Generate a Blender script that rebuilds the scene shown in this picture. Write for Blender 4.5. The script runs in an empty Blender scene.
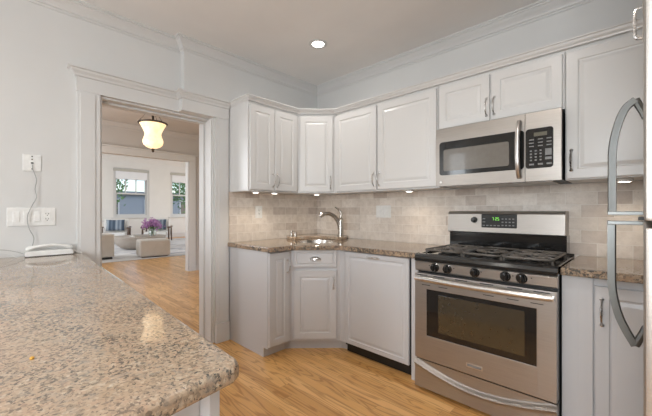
import bpy, bmesh, math, random
from mathutils import Vector, Matrix
S = bpy.context.scene
COL = S.collection
PI = math.pi
random.seed(7)

# ---------------------------------------------------------------- camera
F_PX = 326.5
YAW = math.radians(44.116)
cd = bpy.data.cameras.new('camera'); cam = bpy.data.objects.new('camera', cd); COL.objects.link(cam)
cam.location = (2.67, -2.61, 1.245)
cam.rotation_euler = (PI/2, 0, YAW)
cd.sensor_width = 36; cd.lens = 36*F_PX/652; cd.shift_y = 3/652; cd.clip_start = 0.02; cd.clip_end = 200
S.camera = cam
# ---------------------------------------------------------------- world / exposure
S.view_settings.view_transform = 'Standard'; S.view_settings.look = 'None'
S.view_settings.gamma = 1; S.view_settings.use_curve_mapping = False
S.view_settings.exposure = 0.36
W = bpy.data.worlds.new('world'); S.world = W; W.use_nodes = True
wn = W.node_tree.nodes; wl = W.node_tree.links
bg = wn['Background']; sky = wn.new('ShaderNodeTexSky')
sky.sky_type = 'NISHITA'; sky.sun_disc = False; sky.sun_elevation = math.radians(42); sky.sun_rotation = math.radians(60)
wl.new(sky.outputs['Color'], bg.inputs['Color']); bg.inputs['Strength'].default_value = 0.22

def area(name, loc, target, sx, sy, power, col=(1, 1, 1)):
    l = bpy.data.lights.new(name, 'AREA'); l.shape = 'RECTANGLE'; l.size = sx; l.size_y = sy; l.energy = power; l.color = col
    o = bpy.data.objects.new(name, l); COL.objects.link(o); o.location = loc
    d = Vector(target)-Vector(loc); o.rotation_euler = d.to_track_quat('-Z', 'Y').to_euler(); return o
# unseen area lights, mostly added fill, for kitchen, living room and hall
area('kitchen_back_light', (2.75, -4.36, 1.6), (1.9, 0, 1.4), 1.0, 1.45, 46, (0.92, 0.965, 1.0))  # added fill in a made-up opening behind the camera
area('kitchen_back_light', (0.16, -4.36, 1.6), (0.3, 0, 1.55), 0.28, 1.45, 7, (0.96, 0.98, 1.0))  # narrow source inferred from the bright streak on the microwave
area('living_side_fill', (-8.2, -3.3, 1.9), (-8.2, 3, 1.5), 4.2, 2.2, 95, (0.94, 0.97, 1.0))  # added to brighten the living room; its side windows are made up
area('living_side_fill', (-8.2, 6.3, 1.9), (-8.2, 3, 1.5), 4.2, 2.2, 76, (0.94, 0.97, 1.0))
area('hall_fill', (-2.2, -2.9, 1.6), (-2.2, 0, 1.2), 1.2, 1.5, 27, (0.98, 0.98, 1.0))  # added fill that keeps the hall from going dark

# ---------------------------------------------------------------- material helpers
def newmat(name):
    m = bpy.data.materials.new(name); m.use_nodes = True
    return m, m.node_tree.nodes, m.node_tree.links, m.node_tree.nodes['Principled BSDF']
def N(nt, t, **kw):
    n = nt.new(t)
    for k, v in kw.items(): setattr(n, k, v)
    return n
def math_(nt, ln, op, a, b=None, c=None):
    n = nt.new('ShaderNodeMath'); n.operation = op
    for i, v in enumerate((a, b, c)):
        if v is None: continue
        if isinstance(v, (int, float)): n.inputs[i].default_value = v
        else: ln.new(v, n.inputs[i])
    return n.outputs[0]
def mixc(nt, ln, fac, a, b, mode='MIX'):
    n = nt.new('ShaderNodeMix'); n.data_type = 'RGBA'; n.blend_type = mode
    for i, v in ((0, fac), (6, a), (7, b)):
        if isinstance(v, (int, float)): n.inputs[i].default_value = v
        elif isinstance(v, tuple): n.inputs[i].default_value = (*v, 1) if len(v) == 3 else v
        else: ln.new(v, n.inputs[i])
    return n.outputs[2]
def ramp(nt, ln, fac, stops, interp='LINEAR'):
    n = nt.new('ShaderNodeValToRGB'); n.color_ramp.interpolation = interp
    cr = n.color_ramp
    while len(cr.elements) < len(stops): cr.elements.new(0.5)
    for e, (p, c) in zip(cr.elements, stops): e.position = p; e.color = (*c, 1)
    ln.new(fac, n.inputs[0]); return n.outputs[0]
def coords(nt, kind='Object'):
    return nt.new('ShaderNodeTexCoord').outputs[kind]
def scaled(nt, ln, vec, s, loc=(0, 0, 0)):
    n = nt.new('ShaderNodeMapping'); n.inputs['Scale'].default_value = s; n.inputs['Location'].default_value = loc
    ln.new(vec, n.inputs[0]); return n.outputs[0]
def noise(nt, ln, vec, scale, detail=3, rough=0.5, dist=0.0):
    n = nt.new('ShaderNodeTexNoise'); n.inputs['Scale'].default_value = scale; n.inputs['Detail'].default_value = detail
    n.inputs['Roughness'].default_value = rough; n.inputs['Distortion'].default_value = dist
    ln.new(vec, n.inputs['Vector']); return n.outputs['Fac'], n.outputs['Color']
def bump(nt, ln, h, bs, strength=0.2, dist=0.002):
    n = nt.new('ShaderNodeBump'); n.inputs['Strength'].default_value = strength; n.inputs['Distance'].default_value = dist
    ln.new(h, n.inputs['Height']); ln.new(n.outputs[0], bs.inputs['Normal'])

def paint(name, col, rough=0.5, var=0.02, bs_=0.05, spec=0.5, scale=60):
    m, nt, ln, b = newmat(name)
    v = coords(nt); f, _ = noise(nt, ln, v, 3, 3)
    lo = tuple(c*(1-var) for c in col); hi = tuple(min(1, c*(1+var)) for c in col)
    ln.new(ramp(nt, ln, f, [(0.3, lo), (0.7, hi)]), b.inputs['Base Color'])
    b.inputs['Roughness'].default_value = rough; b.inputs['Specular IOR Level'].default_value = spec
    g, _ = noise(nt, ln, v, scale, 2); bump(nt, ln, g, b, bs_, 0.001)
    return m
def metal(name, col, rough=0.3, stretch=(1, 1, 60), bs_=0.03, metallic=1.0):
    m, nt, ln, b = newmat(name)
    v = scaled(nt, ln, coords(nt), stretch); f, _ = noise(nt, ln, v, 8, 3)
    ln.new(ramp(nt, ln, f, [(0.3, tuple(c*0.93 for c in col)), (0.7, tuple(min(1, c*1.05) for c in col))]), b.inputs['Base Color'])
    b.inputs['Metallic'].default_value = metallic
    ln.new(math_(nt, ln, 'MULTIPLY_ADD', f, 0.12, rough-0.06), b.inputs['Roughness'])
    bump(nt, ln, f, b, bs_, 0.0005)
    return m
def plain(name, col, rough=0.4, metallic=0.0, emit=None, es=1.0, trans=0.0, spec=0.5, coat=0.0):
    m, nt, ln, b = newmat(name)
    f, _ = noise(nt, ln, coords(nt), 40, 2)
    ln.new(ramp(nt, ln, f, [(0.3, tuple(c*0.95 for c in col)), (0.7, tuple(min(1, c*1.04) for c in col))]), b.inputs['Base Color'])
    b.inputs['Roughness'].default_value = rough; b.inputs['Metallic'].default_value = metallic
    b.inputs['Transmission Weight'].default_value = trans; b.inputs['Specular IOR Level'].default_value = spec
    b.inputs['Coat Weight'].default_value = coat
    if emit: b.inputs['Emission Color'].default_value = (*emit, 1); b.inputs['Emission Strength'].default_value = es
    return m
def fabric(name, a, b_, scale=220, rough=0.95):
    m, nt, ln, b = newmat(name)
    v = coords(nt); f, _ = noise(nt, ln, v, scale, 2); g, _ = noise(nt, ln, v, 6, 2)
    ln.new(mixc(nt, ln, 0.5, ramp(nt, ln, f, [(0.35, a), (0.65, b_)]), ramp(nt, ln, g, [(0.3, a), (0.7, b_)])), b.inputs['Base Color'])
    b.inputs['Roughness'].default_value = rough; bump(nt, ln, f, b, 0.3, 0.002); return m
def wood(name, a, b_, rough=0.45, stretch=(2, 30, 30)):
    m, nt, ln, b = newmat(name)
    v = scaled(nt, ln, coords(nt), stretch); f, _ = noise(nt, ln, v, 2.0, 4, 0.6, 0.6)
    ln.new(ramp(nt, ln, f, [(0.3, a), (0.7, b_)]), b.inputs['Base Color'])
    b.inputs['Roughness'].default_value = rough; bump(nt, ln, f, b, 0.1, 0.001); return m

M = {}
M['wall'] = paint('wall_paint', (0.70, 0.70, 0.69), 0.55)
M['hallwall'] = paint('hall_wall_paint', (0.62, 0.59, 0.56), 0.6)
M['livingwall'] = paint('living_room_paint', (0.80, 0.79, 0.765), 0.6)
M['ceiling'] = paint('ceiling_paint', (0.85, 0.83, 0.81), 0.8)
M['trim'] = paint('trim_paint', (0.69, 0.685, 0.675), 0.3, 0.01, 0.02)
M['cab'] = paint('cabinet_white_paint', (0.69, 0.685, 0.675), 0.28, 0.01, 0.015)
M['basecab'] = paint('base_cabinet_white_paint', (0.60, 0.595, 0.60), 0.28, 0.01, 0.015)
M['plastic'] = plain('white_plastic', (0.86, 0.86, 0.84), 0.35)
M['slot'] = plain('dark_slot', (0.03, 0.03, 0.03), 0.6)
M['steel'] = metal('brushed_stainless', (0.43, 0.40, 0.37), 0.36, (1, 1, 40), 0.0, 0.85)
M['steel_h'] = metal('polished_stainless_handle', (0.66, 0.64, 0.62), 0.33, (8, 8, 3), 0.0)
M['steel_dark'] = metal('fridge_handle_steel', (0.19, 0.195, 0.19), 0.34, (8, 8, 2), 0.0, 0.9)
M['nickel'] = metal('brushed_nickel', (0.55, 0.52, 0.48), 0.25, (20, 20, 20))
M['chrome'] = metal('cabinet_pull_nickel', (0.62, 0.61, 0.60), 0.28, (20, 20, 20))
M['sink'] = metal('sink_steel', (0.72, 0.70, 0.67), 0.22, (20, 20, 20))
M['black'] = plain('black_enamel', (0.010, 0.010, 0.010), 0.12, coat=0.5)
M['blackmat'] = plain('black_plastic', (0.012, 0.012, 0.012), 0.4)
M['iron'] = plain('cast_iron_grate', (0.12, 0.105, 0.09), 0.4)
M['ovenglass'] = plain('dark_oven_glass', (0.050, 0.038, 0.022), 0.08, spec=0.9, coat=0.6)  # brown base tint stands in for what the glass reflects
M['mwglass'] = plain('microwave_door_mesh', (0.17, 0.155, 0.135), 0.22, coat=0.3)
M['button'] = plain('keypad_grey', (0.22, 0.22, 0.22), 0.5)
M['lcd'] = plain('lcd_olive', (0.13, 0.12, 0.085), 0.3)
M['green'] = plain('display_digits', (0.1, 0.5, 0.05), 0.4, emit=(0.35, 1.0, 0.15), es=0.7)
M['led'] = plain('display_glow', (0.3, 0.4, 0.45), 0.4, emit=(0.6, 0.85, 1.0), es=0.35)
M['bulb'] = plain('downlight_lens', (1, 1, 1), 0.4, emit=(1.0, 0.96, 0.88), es=9)
M['puck'] = plain('puck_light_lens', (1, 1, 1), 0.4, emit=(1.0, 0.93, 0.82), es=6)
M['bronze'] = plain('aged_bronze', (0.10, 0.085, 0.07), 0.4, 0.8)
M['stucco'] = plain('outside_wall', (0.32, 0.34, 0.36), 0.9)

def floor_mat():
    m, nt, ln, b = newmat('oak_strip_floor')
    v = coords(nt); s = N(nt, 'ShaderNodeSeparateXYZ'); ln.new(v, s.inputs[0]); x, y = s.outputs[0], s.outputs[1]
    ws, L = 0.072, 0.95
    yr = math_(nt, ln, 'DIVIDE', y, ws); row = math_(nt, ln, 'FLOOR', yr)
    w1 = N(nt, 'ShaderNodeTexWhiteNoise', noise_dimensions='1D'); ln.new(row, w1.inputs['W'])
    xo = math_(nt, ln, 'DIVIDE', math_(nt, ln, 'MULTIPLY_ADD', w1.outputs[0], 7.3, x), L); pl = math_(nt, ln, 'FLOOR', xo)
    cb = N(nt, 'ShaderNodeCombineXYZ'); ln.new(row, cb.inputs[0]); ln.new(pl, cb.inputs[1])
    w2 = N(nt, 'ShaderNodeTexWhiteNoise', noise_dimensions='2D'); ln.new(cb.outputs[0], w2.inputs['Vector']); rid = w2.outputs[0]
    c2 = N(nt, 'ShaderNodeCombineXYZ'); ln.new(math_(nt, ln, 'MULTIPLY', x, 1.0), c2.inputs[0])
    ln.new(math_(nt, ln, 'MULTIPLY', y, 9), c2.inputs[1]); ln.new(math_(nt, ln, 'MULTIPLY', rid, 50), c2.inputs[2])
    g, _ = noise(nt, ln, c2.outputs[0], 1.0, 2, 0.45, 0.5)
    c3 = N(nt, 'ShaderNodeCombineXYZ'); ln.new(math_(nt, ln, 'MULTIPLY', x, 9), c3.inputs[0])
    ln.new(math_(nt, ln, 'MULTIPLY', y, 240), c3.inputs[1]); ln.new(math_(nt, ln, 'MULTIPLY', rid, 50), c3.inputs[2])
    g2, _ = noise(nt, ln, c3.outputs[0], 1.0, 3)
    base = ramp(nt, ln, rid, [(0.0, (0.62, 0.32, 0.105)), (0.5, (0.75, 0.415, 0.145)), (1.0, (0.84, 0.50, 0.20))])
    # cathedral grain: bands of a stretched noise
    band = math_(nt, ln, 'SINE', math_(nt, ln, 'MULTIPLY', g, 70))
    bandm = math_(nt, ln, 'MULTIPLY_ADD', band, 0.5, 0.5)
    gr = ramp(nt, ln, bandm, [(0.0, (0.66, 0.55, 0.42)), (0.30, (1, 1, 1)), (1.0, (1.03, 1.02, 1.0))])
    col = mixc(nt, ln, 0.8, base, gr, 'MULTIPLY')
    col = mixc(nt, ln, 0.5, col, ramp(nt, ln, g2, [(0.3, (0.78, 0.74, 0.68)), (0.6, (1, 1, 1))]), 'MULTIPLY')
    fy = math_(nt, ln, 'FRACT', yr); ey = math_(nt, ln, 'MINIMUM', fy, math_(nt, ln, 'SUBTRACT', 1, fy))
    fx = math_(nt, ln, 'FRACT', xo); ex = math_(nt, ln, 'MULTIPLY', math_(nt, ln, 'MINIMUM', fx, math_(nt, ln, 'SUBTRACT', 1, fx)), L/ws)
    gap = math_(nt, ln, 'LESS_THAN', math_(nt, ln, 'MINIMUM', ey, ex), 0.012)
    col = mixc(nt, ln, math_(nt, ln, 'MULTIPLY', gap, 0.55), col, (0.20, 0.10, 0.04))
    ln.new(col, b.inputs['Base Color']); b.inputs['Roughness'].default_value = 0.33; b.inputs['Coat Weight'].default_value = 0.12
    bump(nt, ln, math_(nt, ln, 'SUBTRACT', 1, gap), b, 0.3, 0.001); return m
M['floor'] = floor_mat()

def granite(name, seed=0.0, dim=0.0):
    m, nt, ln, b = newmat(name)
    v = scaled(nt, ln, coords(nt), (1, 1, 1), (seed, seed*1.3, 0))
    _, nc = noise(nt, ln, v, 75, 3)
    vm = N(nt, 'ShaderNodeVectorMath', operation='MULTIPLY_ADD'); ln.new(nc, vm.inputs[0]); vm.inputs[1].default_value = (0.011, 0.011, 0.011); ln.new(v, vm.inputs[2])
    vd = vm.outputs[0]
    def cells(scale):
        t = N(nt, 'ShaderNodeTexVoronoi'); t.inputs['Scale'].default_value = scale; ln.new(vd, t.inputs['Vector'])
        sp = N(nt, 'ShaderNodeSeparateColor'); ln.new(t.outputs['Color'], sp.inputs[0]); return sp.outputs[0]
    big, _ = noise(nt, ln, v, 7, 3)
    c1 = ramp(nt, ln, cells(230 if not dim else 120), [(0.0, (0.12, 0.105, 0.09)), (0.13, (0.28, 0.225, 0.17)), (0.30, (0.47, 0.37, 0.275)), (0.55, (0.54, 0.42, 0.31)),
                                 (0.78, (0.53, 0.37, 0.26)), (0.92, (0.70, 0.60, 0.47))], 'CONSTANT')
    c2 = ramp(nt, ln, cells(135 if not dim else 75), [(0.0, (0.22, 0.19, 0.155)), (0.16, (0.50, 0.39, 0.29)), (0.6, (0.57, 0.45, 0.34)), (0.84, (0.54, 0.38, 0.28)), (0.95, (0.66, 0.57, 0.46))], 'CONSTANT')
    col = mixc(nt, ln, 0.55, c1, c2)
    f, _ = noise(nt, ln, v, 115 if not dim else 60, 3, 0.7)
    h, _ = noise(nt, ln, v, 14, 2)
    dk = math_(nt, ln, 'ADD', f, math_(nt, ln, 'MULTIPLY', h, 0.38))
    dm = ramp(nt, ln, dk, [(0.75-0.10*dim, (0, 0, 0)), (0.80-0.10*dim, (1, 1, 1))])
    col = mixc(nt, ln, dm, col, (0.10, 0.10, 0.095))
    f2, _ = noise(nt, ln, scaled(nt, ln, v, (1, 1, 1), (9, 4, 2)), 38, 4, 0.7)
    col = mixc(nt, ln, math_(nt, ln, 'MULTIPLY', ramp(nt, ln, f2, [(0.54, (0, 0, 0)), (0.64, (1, 1, 1))]), 0.5), col, (0.36, 0.33, 0.29))
    col = mixc(nt, ln, math_(nt, ln, 'MULTIPLY', ramp(nt, ln, big, [(0.45, (0, 0, 0)), (0.65, (1, 1, 1))]), 0.3), col, (0.60, 0.42, 0.30))
    if dim: col = mixc(nt, ln, dim, col, (0.72, 0.68, 0.66), 'MULTIPLY')
    col = mixc(nt, ln, 1.0, col, (0.88, 0.85, 0.80), 'MULTIPLY')
    ln.new(col, b.inputs['Base Color']); b.inputs['Roughness'].default_value = 0.06; b.inputs['Specular IOR Level'].default_value = 0.5
    return m
M['granite'] = granite('pink_beige_granite', 0.0)
M['granite_dim'] = granite('dimmed_granite', 3.1, 0.55)  # same granite, darkened in colour to stand in for weaker light

def tile_mat():
    m, nt, ln, b = newmat('travertine_subway_tile')
    v = coords(nt); s = N(nt, 'ShaderNodeSeparateXYZ'); ln.new(v, s.inputs[0])
    u = math_(nt, ln, 'SUBTRACT', s.outputs[0], s.outputs[1]); cb = N(nt, 'ShaderNodeCombineXYZ')
    ln.new(u, cb.inputs[0]); ln.new(math_(nt, ln, 'ADD', s.outputs[2], -0.005), cb.inputs[1]); uv = cb.outputs[0]
    br = N(nt, 'ShaderNodeTexBrick'); ln.new(uv, br.inputs['Vector']); br.offset = 0.5
    br.inputs['Scale'].default_value = 1; br.inputs['Brick Width'].default_value = 0.160; br.inputs['Row Height'].default_value = 0.08
    br.inputs['Mortar Size'].default_value = 0.0022; br.inputs['Mortar Smooth'].default_value = 0.4; br.inputs['Bias'].default_value = 0.0
    br.inputs['Color1'].default_value = (0, 0, 0, 1); br.inputs['Color2'].default_value = (1, 1, 1, 1); br.inputs['Mortar'].default_value = (0.5, 0.5, 0.5, 1)
    tint = ramp(nt, ln, br.outputs['Color'], [(0.0, (0.60, 0.52, 0.46)), (0.35, (0.73, 0.665, 0.60)), (0.7, (0.78, 0.71, 0.64)), (1.0, (0.86, 0.80, 0.735))])
    f, _ = noise(nt, ln, v, 22, 5, 0.65); g, _ = noise(nt, ln, v, 90, 3, 0.6)
    col = mixc(nt, ln, 0.8, tint, ramp(nt, ln, f, [(0.3, (0.80, 0.77, 0.74)), (0.6, (1.02, 1.01, 1.0))]), 'MULTIPLY')
    col = mixc(nt, ln, math_(nt, ln, 'MULTIPLY', ramp(nt, ln, g, [(0.62, (0, 0, 0)), (0.72, (1, 1, 1))]), 0.35), col, (0.36, 0.30, 0.25))
    col = mixc(nt, ln, math_(nt, ln, 'MULTIPLY', br.outputs['Fac'], 0.85), col, (0.86, 0.81, 0.755))
    ln.new(col, b.inputs['Base Color']); b.inputs['Roughness'].default_value = 0.5
    hh = math_(nt, ln, 'SUBTRACT', math_(nt, ln, 'MULTIPLY', f, 0.25), br.outputs['Fac']); bump(nt, ln, hh, b, 0.5, 0.002)
    return m
M['tile'] = tile_mat()

def rug_mat():
    m, nt, ln, b = newmat('patterned_rug')
    v = coords(nt)
    f, _ = noise(nt, ln, scaled(nt, ln, v, (3.2, 1.1, 1)), 1.6, 1)
    k = ramp(nt, ln, f, [(0.0, (0.72, 0.71, 0.70)), (0.56, (0.70, 0.69, 0.68)), (0.60, (0.40, 0.40, 0.43)), (0.66, (0.42, 0.42, 0.45)), (0.70, (0.72, 0.71, 0.70))])
    ln.new(k, b.inputs['Base Color']); b.inputs['Roughness'].default_value = 0.95
    g, _ = noise(nt, ln, v, 150, 2); bump(nt, ln, g, b, 0.5, 0.004); return m
M['rug'] = rug_mat()
def stripe_mat():
    m, nt, ln, b = newmat('blue_striped_cloth')
    s = N(nt, 'ShaderNodeSeparateXYZ'); ln.new(coords(nt), s.inputs[0])
    w = math_(nt, ln, 'SINE', math_(nt, ln, 'MULTIPLY', s.outputs[1], 48)); w2 = math_(nt, ln, 'SINE', math_(nt, ln, 'MULTIPLY', s.outputs[1], 19))
    k = math_(nt, ln, 'MULTIPLY_ADD', math_(nt, ln, 'ADD', w, w2), 0.25, 0.5)
    ln.new(ramp(nt, ln, k, [(0.25, (0.07, 0.10, 0.14)), (0.5, (0.14, 0.18, 0.24)), (0.85, (0.34, 0.39, 0.44))]), b.inputs['Base Color'])
    b.inputs['Roughness'].default_value = 0.9; return m
M['stripe'] = stripe_mat()
M['cream'] = fabric('cream_upholstery', (0.60, 0.55, 0.49), (0.70, 0.65, 0.59))
M['creamlt'] = fabric('pale_upholstery', (0.74, 0.72, 0.68), (0.82, 0.80, 0.77))
M['darkwood'] = wood('dark_walnut', (0.07, 0.04, 0.028), (0.14, 0.085, 0.055))
M['tablewood'] = wood('weathered_wood', (0.33, 0.27, 0.22), (0.52, 0.45, 0.38), 0.6)
M['shade'] = fabric('roller_shade_cloth', (0.50, 0.49, 0.45), (0.56, 0.55, 0.50))
M['sheer'] = fabric('sheer_white_valance', (0.86, 0.88, 0.92), (0.92, 0.94, 0.97))
M['flower'] = fabric('purple_petals', (0.34, 0.12, 0.33), (0.62, 0.36, 0.60), 30)
M['leaf'] = fabric('green_leaves', (0.10, 0.22, 0.06), (0.30, 0.45, 0.18), 20)
M['bark'] = wood('tree_bark', (0.10, 0.07, 0.05), (0.2, 0.16, 0.12), 0.9)
M['book'] = plain('book_cover', (0.45, 0.40, 0.36), 0.6)
M['page'] = plain('book_pages', (0.75, 0.72, 0.66), 0.8)
M['vase'] = plain('clear_vase_glass', (0.9, 0.95, 0.93), 0.04, trans=0.9)
M['brick'] = plain('grey_brick', (0.40, 0.43, 0.46), 0.9)
M['crumb'] = plain('orange_crumb', (0.62, 0.33, 0.05), 0.6)
M['cord'] = plain('grey_cord', (0.38, 0.38, 0.37), 0.5)
M['cordlt'] = plain('white_cord', (0.66, 0.66, 0.65), 0.5)
M['caulk'] = plain('copper_trim', (0.3, 0.2, 0.15), 0.5)
def lampglass():
    m, nt, ln, b = newmat('amber_alabaster_glass')
    f, _ = noise(nt, ln, coords(nt), 9, 3)
    ln.new(ramp(nt, ln, f, [(0.3, (0.85, 0.68, 0.45)), (0.7, (0.95, 0.85, 0.66))]), b.inputs['Base Color'])
    s = N(nt, 'ShaderNodeSeparateXYZ'); ln.new(coords(nt), s.inputs[0])
    ln.new(ramp(nt, ln, f, [(0.3, (1.0, 0.66, 0.34)), (0.7, (1.0, 0.78, 0.50))]), b.inputs['Emission Color'])
    b.inputs['Emission Strength'].default_value = 0.9; b.inputs['Roughness'].default_value = 0.3; return m
M['lampglass'] = lampglass()
def paneglass():
    m = bpy.data.materials.new('window_pane_glass'); m.use_nodes = True; nt = m.node_tree.nodes; ln = m.node_tree.links
    nt.clear(); o = nt.new('ShaderNodeOutputMaterial'); mx = nt.new('ShaderNodeMixShader'); t = nt.new('ShaderNodeBsdfTransparent')
    t.inputs[0].default_value = (0.95, 0.97, 0.98, 1); g = nt.new('ShaderNodeBsdfGlossy'); g.inputs['Roughness'].default_value = 0.02
    fr = nt.new('ShaderNodeFresnel'); fr.inputs['IOR'].default_value = 1.45
    ln.new(fr.outputs[0], mx.inputs[0]); ln.new(t.outputs[0], mx.inputs[1]); ln.new(g.outputs[0], mx.inputs[2]); ln.new(mx.outputs[0], o.inputs[0]); return m
M['pane'] = paneglass()

# ---------------------------------------------------------------- geometry helpers
def bx(bm, x0, x1, y0, y1, z0, z1, bev=0.0, seg=2):
    r = bmesh.ops.create_cube(bm, size=1.0)
    vs = r['verts']
    for v in vs:
        v.co = Vector(((x0+x1)/2+v.co.x*(x1-x0), (y0+y1)/2+v.co.y*(y1-y0), (z0+z1)/2+v.co.z*(z1-z0)))
    if bev > 0:
        es = list({e for v in vs for e in v.link_edges})
        bmesh.ops.bevel(bm, geom=es, offset=bev, segments=seg, profile=0.6, affect='EDGES')
def B(*a, **k):
    bm = bmesh.new(); bx(bm, *a, **k); return bm
def rings(bm, loops, cap0=True, cap1=True, closed=True):
    R = [[bm.verts.new(p) for p in l] for l in loops]
    n = len(R[0])
    for a, b in zip(R, R[1:]):
        for i in range(n if closed else n-1):
            j = (i+1) % n
            try: bm.faces.new((a[i], a[j], b[j], b[i]))
            except ValueError: pass
    if cap0: bm.faces.new(list(reversed(R[0])))
    if cap1: bm.faces.new(R[-1])
    return R
def tube(bm, pts, r, n=8, sq=None, caps=True):
    pts = [Vector(p) for p in pts]; loops = []; up = None
    rr = r if isinstance(r, (list, tuple)) else [r]*len(pts)
    for i, p in enumerate(pts):
        if i == 0: d = pts[1]-p
        elif i == len(pts)-1: d = p-pts[-2]
        else: d = (pts[i+1]-p).normalized()+(p-pts[i-1]).normalized()
        d.normalize()
        if up is None:
            up = Vector((0, 0, 1)) if abs(d.z) < 0.9 else Vector((1, 0, 0))
        s = d.cross(up).normalized(); u = s.cross(d).normalized(); up = u
        a, b = (rr[i], rr[i]) if sq is None else (rr[i]*sq[0], rr[i]*sq[1])
        loops.append([p+s*math.cos(2*PI*k/n)*a+u*math.sin(2*PI*k/n)*b for k in range(n)])
    rings(bm, loops, caps, caps)
def lathe(bm, prof, c=(0, 0, 0), n=24, axis='z', sx=1, sy=1):
    loops = []
    for r, z in prof:
        l = []
        for k in range(n):
            a = 2*PI*k/n; x, y = r*math.cos(a)*sx, r*math.sin(a)*sy
            if axis == 'z': p = (c[0]+x, c[1]+y, c[2]+z)
            elif axis == 'y': p = (c[0]+x, c[1]+z, c[2]+y)
            else: p = (c[0]+z, c[1]+x, c[2]+y)
            l.append(p)
        loops.append(l)
    rings(bm, loops, prof[0][0] > 1e-5, prof[-1][0] > 1e-5)
def smoothpts(pts, n=6):
    P = [Vector(p) for p in pts]; out = []
    Q = [P[0]*2-P[1]]+P+[P[-1]*2-P[-2]]
    for i in range(1, len(Q)-2):
        for k in range(n):
            t = k/n; a, b, c, d = Q[i-1], Q[i], Q[i+1], Q[i+2]
            out.append(0.5*((2*b)+(c-a)*t+(2*a-5*b+4*c-d)*t*t+(3*b-a-3*c+d)*t**3))
    out.append(P[-1]); return out
def prism(bm, poly, z0, z1, bev=0.0, hole=None, seg=2):
    """vertical prism from an xy outline, optional hole, rounded top and bottom edges"""
    ov = [bm.verts.new((x, y, z1)) for x, y in poly]; es = [bm.edges.new((ov[i], ov[(i+1) % len(ov)])) for i in range(len(ov))]
    if hole:
        hv = [bm.verts.new((x, y, z1)) for x, y in hole]; es += [bm.edges.new((hv[i], hv[(i+1) % len(hv)])) for i in range(len(hv))]
        r = bmesh.ops.triangle_fill(bm, use_beauty=True, use_dissolve=False, edges=es, normal=(0, 0, 1)); fs = [g for g in r['geom'] if isinstance(g, bmesh.types.BMFace)]
    else: fs = [bm.faces.new(ov)]
    top = list(fs)
    ex = bmesh.ops.extrude_face_region(bm, geom=fs)
    nv = [g for g in ex['geom'] if isinstance(g, bmesh.types.BMVert)]
    for v in nv: v.co.z = z0
    bmesh.ops.recalc_face_normals(bm, faces=bm.faces)
    if bev:
        be = [e for e in bm.edges if len(e.link_faces) == 2 and abs(e.link_faces[0].normal.z-e.link_faces[1].normal.z) > 0.5 and e.calc_length() > 0]
        bmesh.ops.bevel(bm, geom=be, offset=bev, segments=seg+1, profile=0.5, affect='EDGES')
def molding(bm, path, prof, closed=False):
    """sweep profile (out, z) along an xy path; 'out' goes to the right of travel; mitred corners"""
    P = [Vector((p[0], p[1])) for p in path]; n = len(P); loops = []
    for i in range(n):
        d0 = (P[i]-P[i-1]).normalized() if i > 0 or closed else None
        d1 = (P[(i+1) % n]-P[i]).normalized() if i < n-1 or closed else None
        if d0 is None: d0 = d1
        if d1 is None: d1 = d0
        n0 = Vector((d0.y, -d0.x)); n1 = Vector((d1.y, -d1.x)); m = n0+n1; m = m/(m.dot(n0) if m.length > 1e-6 else 1)
        loops.append([(P[i].x+m.x*o, P[i].y+m.y*o, z) for o, z in prof])
    rings(bm, loops, True, True)
def obj(name, bm, mat, parent=None, smooth=False, kind=None, label=None):
    bmesh.ops.recalc_face_normals(bm, faces=bm.faces)
    me = bpy.data.meshes.new(name); bm.to_mesh(me); bm.free()
    o = bpy.data.objects.new(name, me); COL.objects.link(o)
    me.materials.append(M[mat] if isinstance(mat, str) else mat)
    if smooth:
        for p in me.polygons: p.use_smooth = True
        try:
            md = o.modifiers.new('edges', 'EDGE_SPLIT'); md.split_angle = math.radians(40)
        except Exception: pass
    if parent: o.parent = parent
    if kind: o['kind'] = kind
    if label: o['label'] = label
    return o
def struct(name, bm, mat, parent=None): return obj(name, bm, mat, parent, kind=None if parent else 'structure')
def thing(name, label, cat, loc=(0, 0, 0), rz=0.0, group=None):
    o = bpy.data.objects.new(name, None); COL.objects.link(o); o.empty_display_size = 0.05
    o.location = loc; o.rotation_euler = (0, 0, rz); o['label'] = label; o['category'] = cat
    if group: o['group'] = group
    return o
def tag(o, label, cat, group=None, kind=None):
    o['label'] = label; o['category'] = cat
    if group: o['group'] = group
    if kind: o['kind'] = kind
    return o

# ---------------------------------------------------------------- the room
CH = 2.635; HC = 2.70; G = 0.1   # G: floor level while building; everything is lowered by G at the end
struct('floor', B(-13.6, 3.6, -4.6, 6.6, 0, G), 'floor')
struct('ceiling', B(-0.16, 3.5, -4.5, 0.1, CH, CH+0.1), 'ceiling')
# left wall: doorway with a shallow projecting chase beside it
JX = -0.26; OY0, OY1, OZ = -2.07, -1.25, 2.055; CY = -1.51
bm = bmesh.new()
bx(bm, JX, -0.07, -4.5, OY0, 0, CH); bx(bm, JX, -0.07, OY0, CY, OZ, CH)
bx(bm, JX, 0.0, CY, OY1, OZ, CH); bx(bm, JX, 0.0, OY1, 0.12, 0, CH)
bx(bm, JX, -0.16, -4.5, 1.5, CH, HC)
struct('wall_left', bm, 'wall')
bm = bmesh.new(); bx(bm, 0.0, 3.5, 0.0, 0.12, 0, CH); struct('wall_right', bm, 'wall')
struct('wall_side', B(3.45, 3.57, -4.5, 0, 0, CH), 'wall')
bm = bmesh.new()   # back wall with two unseen openings cut for the area lights
for a in ((-0.07, 0.0, 0, CH), (0.0, 3.3, 0, 0.85), (0.0, 3.3, 2.35, CH), (0.32, 2.2, 0.85, 2.35), (3.3, 3.45, 0, CH)):
    bx(bm, min(a[0], a[1]), max(a[0], a[1]), -4.5, -4.38, a[2], a[3])
struct('wall_back', bm, 'wall')
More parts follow.
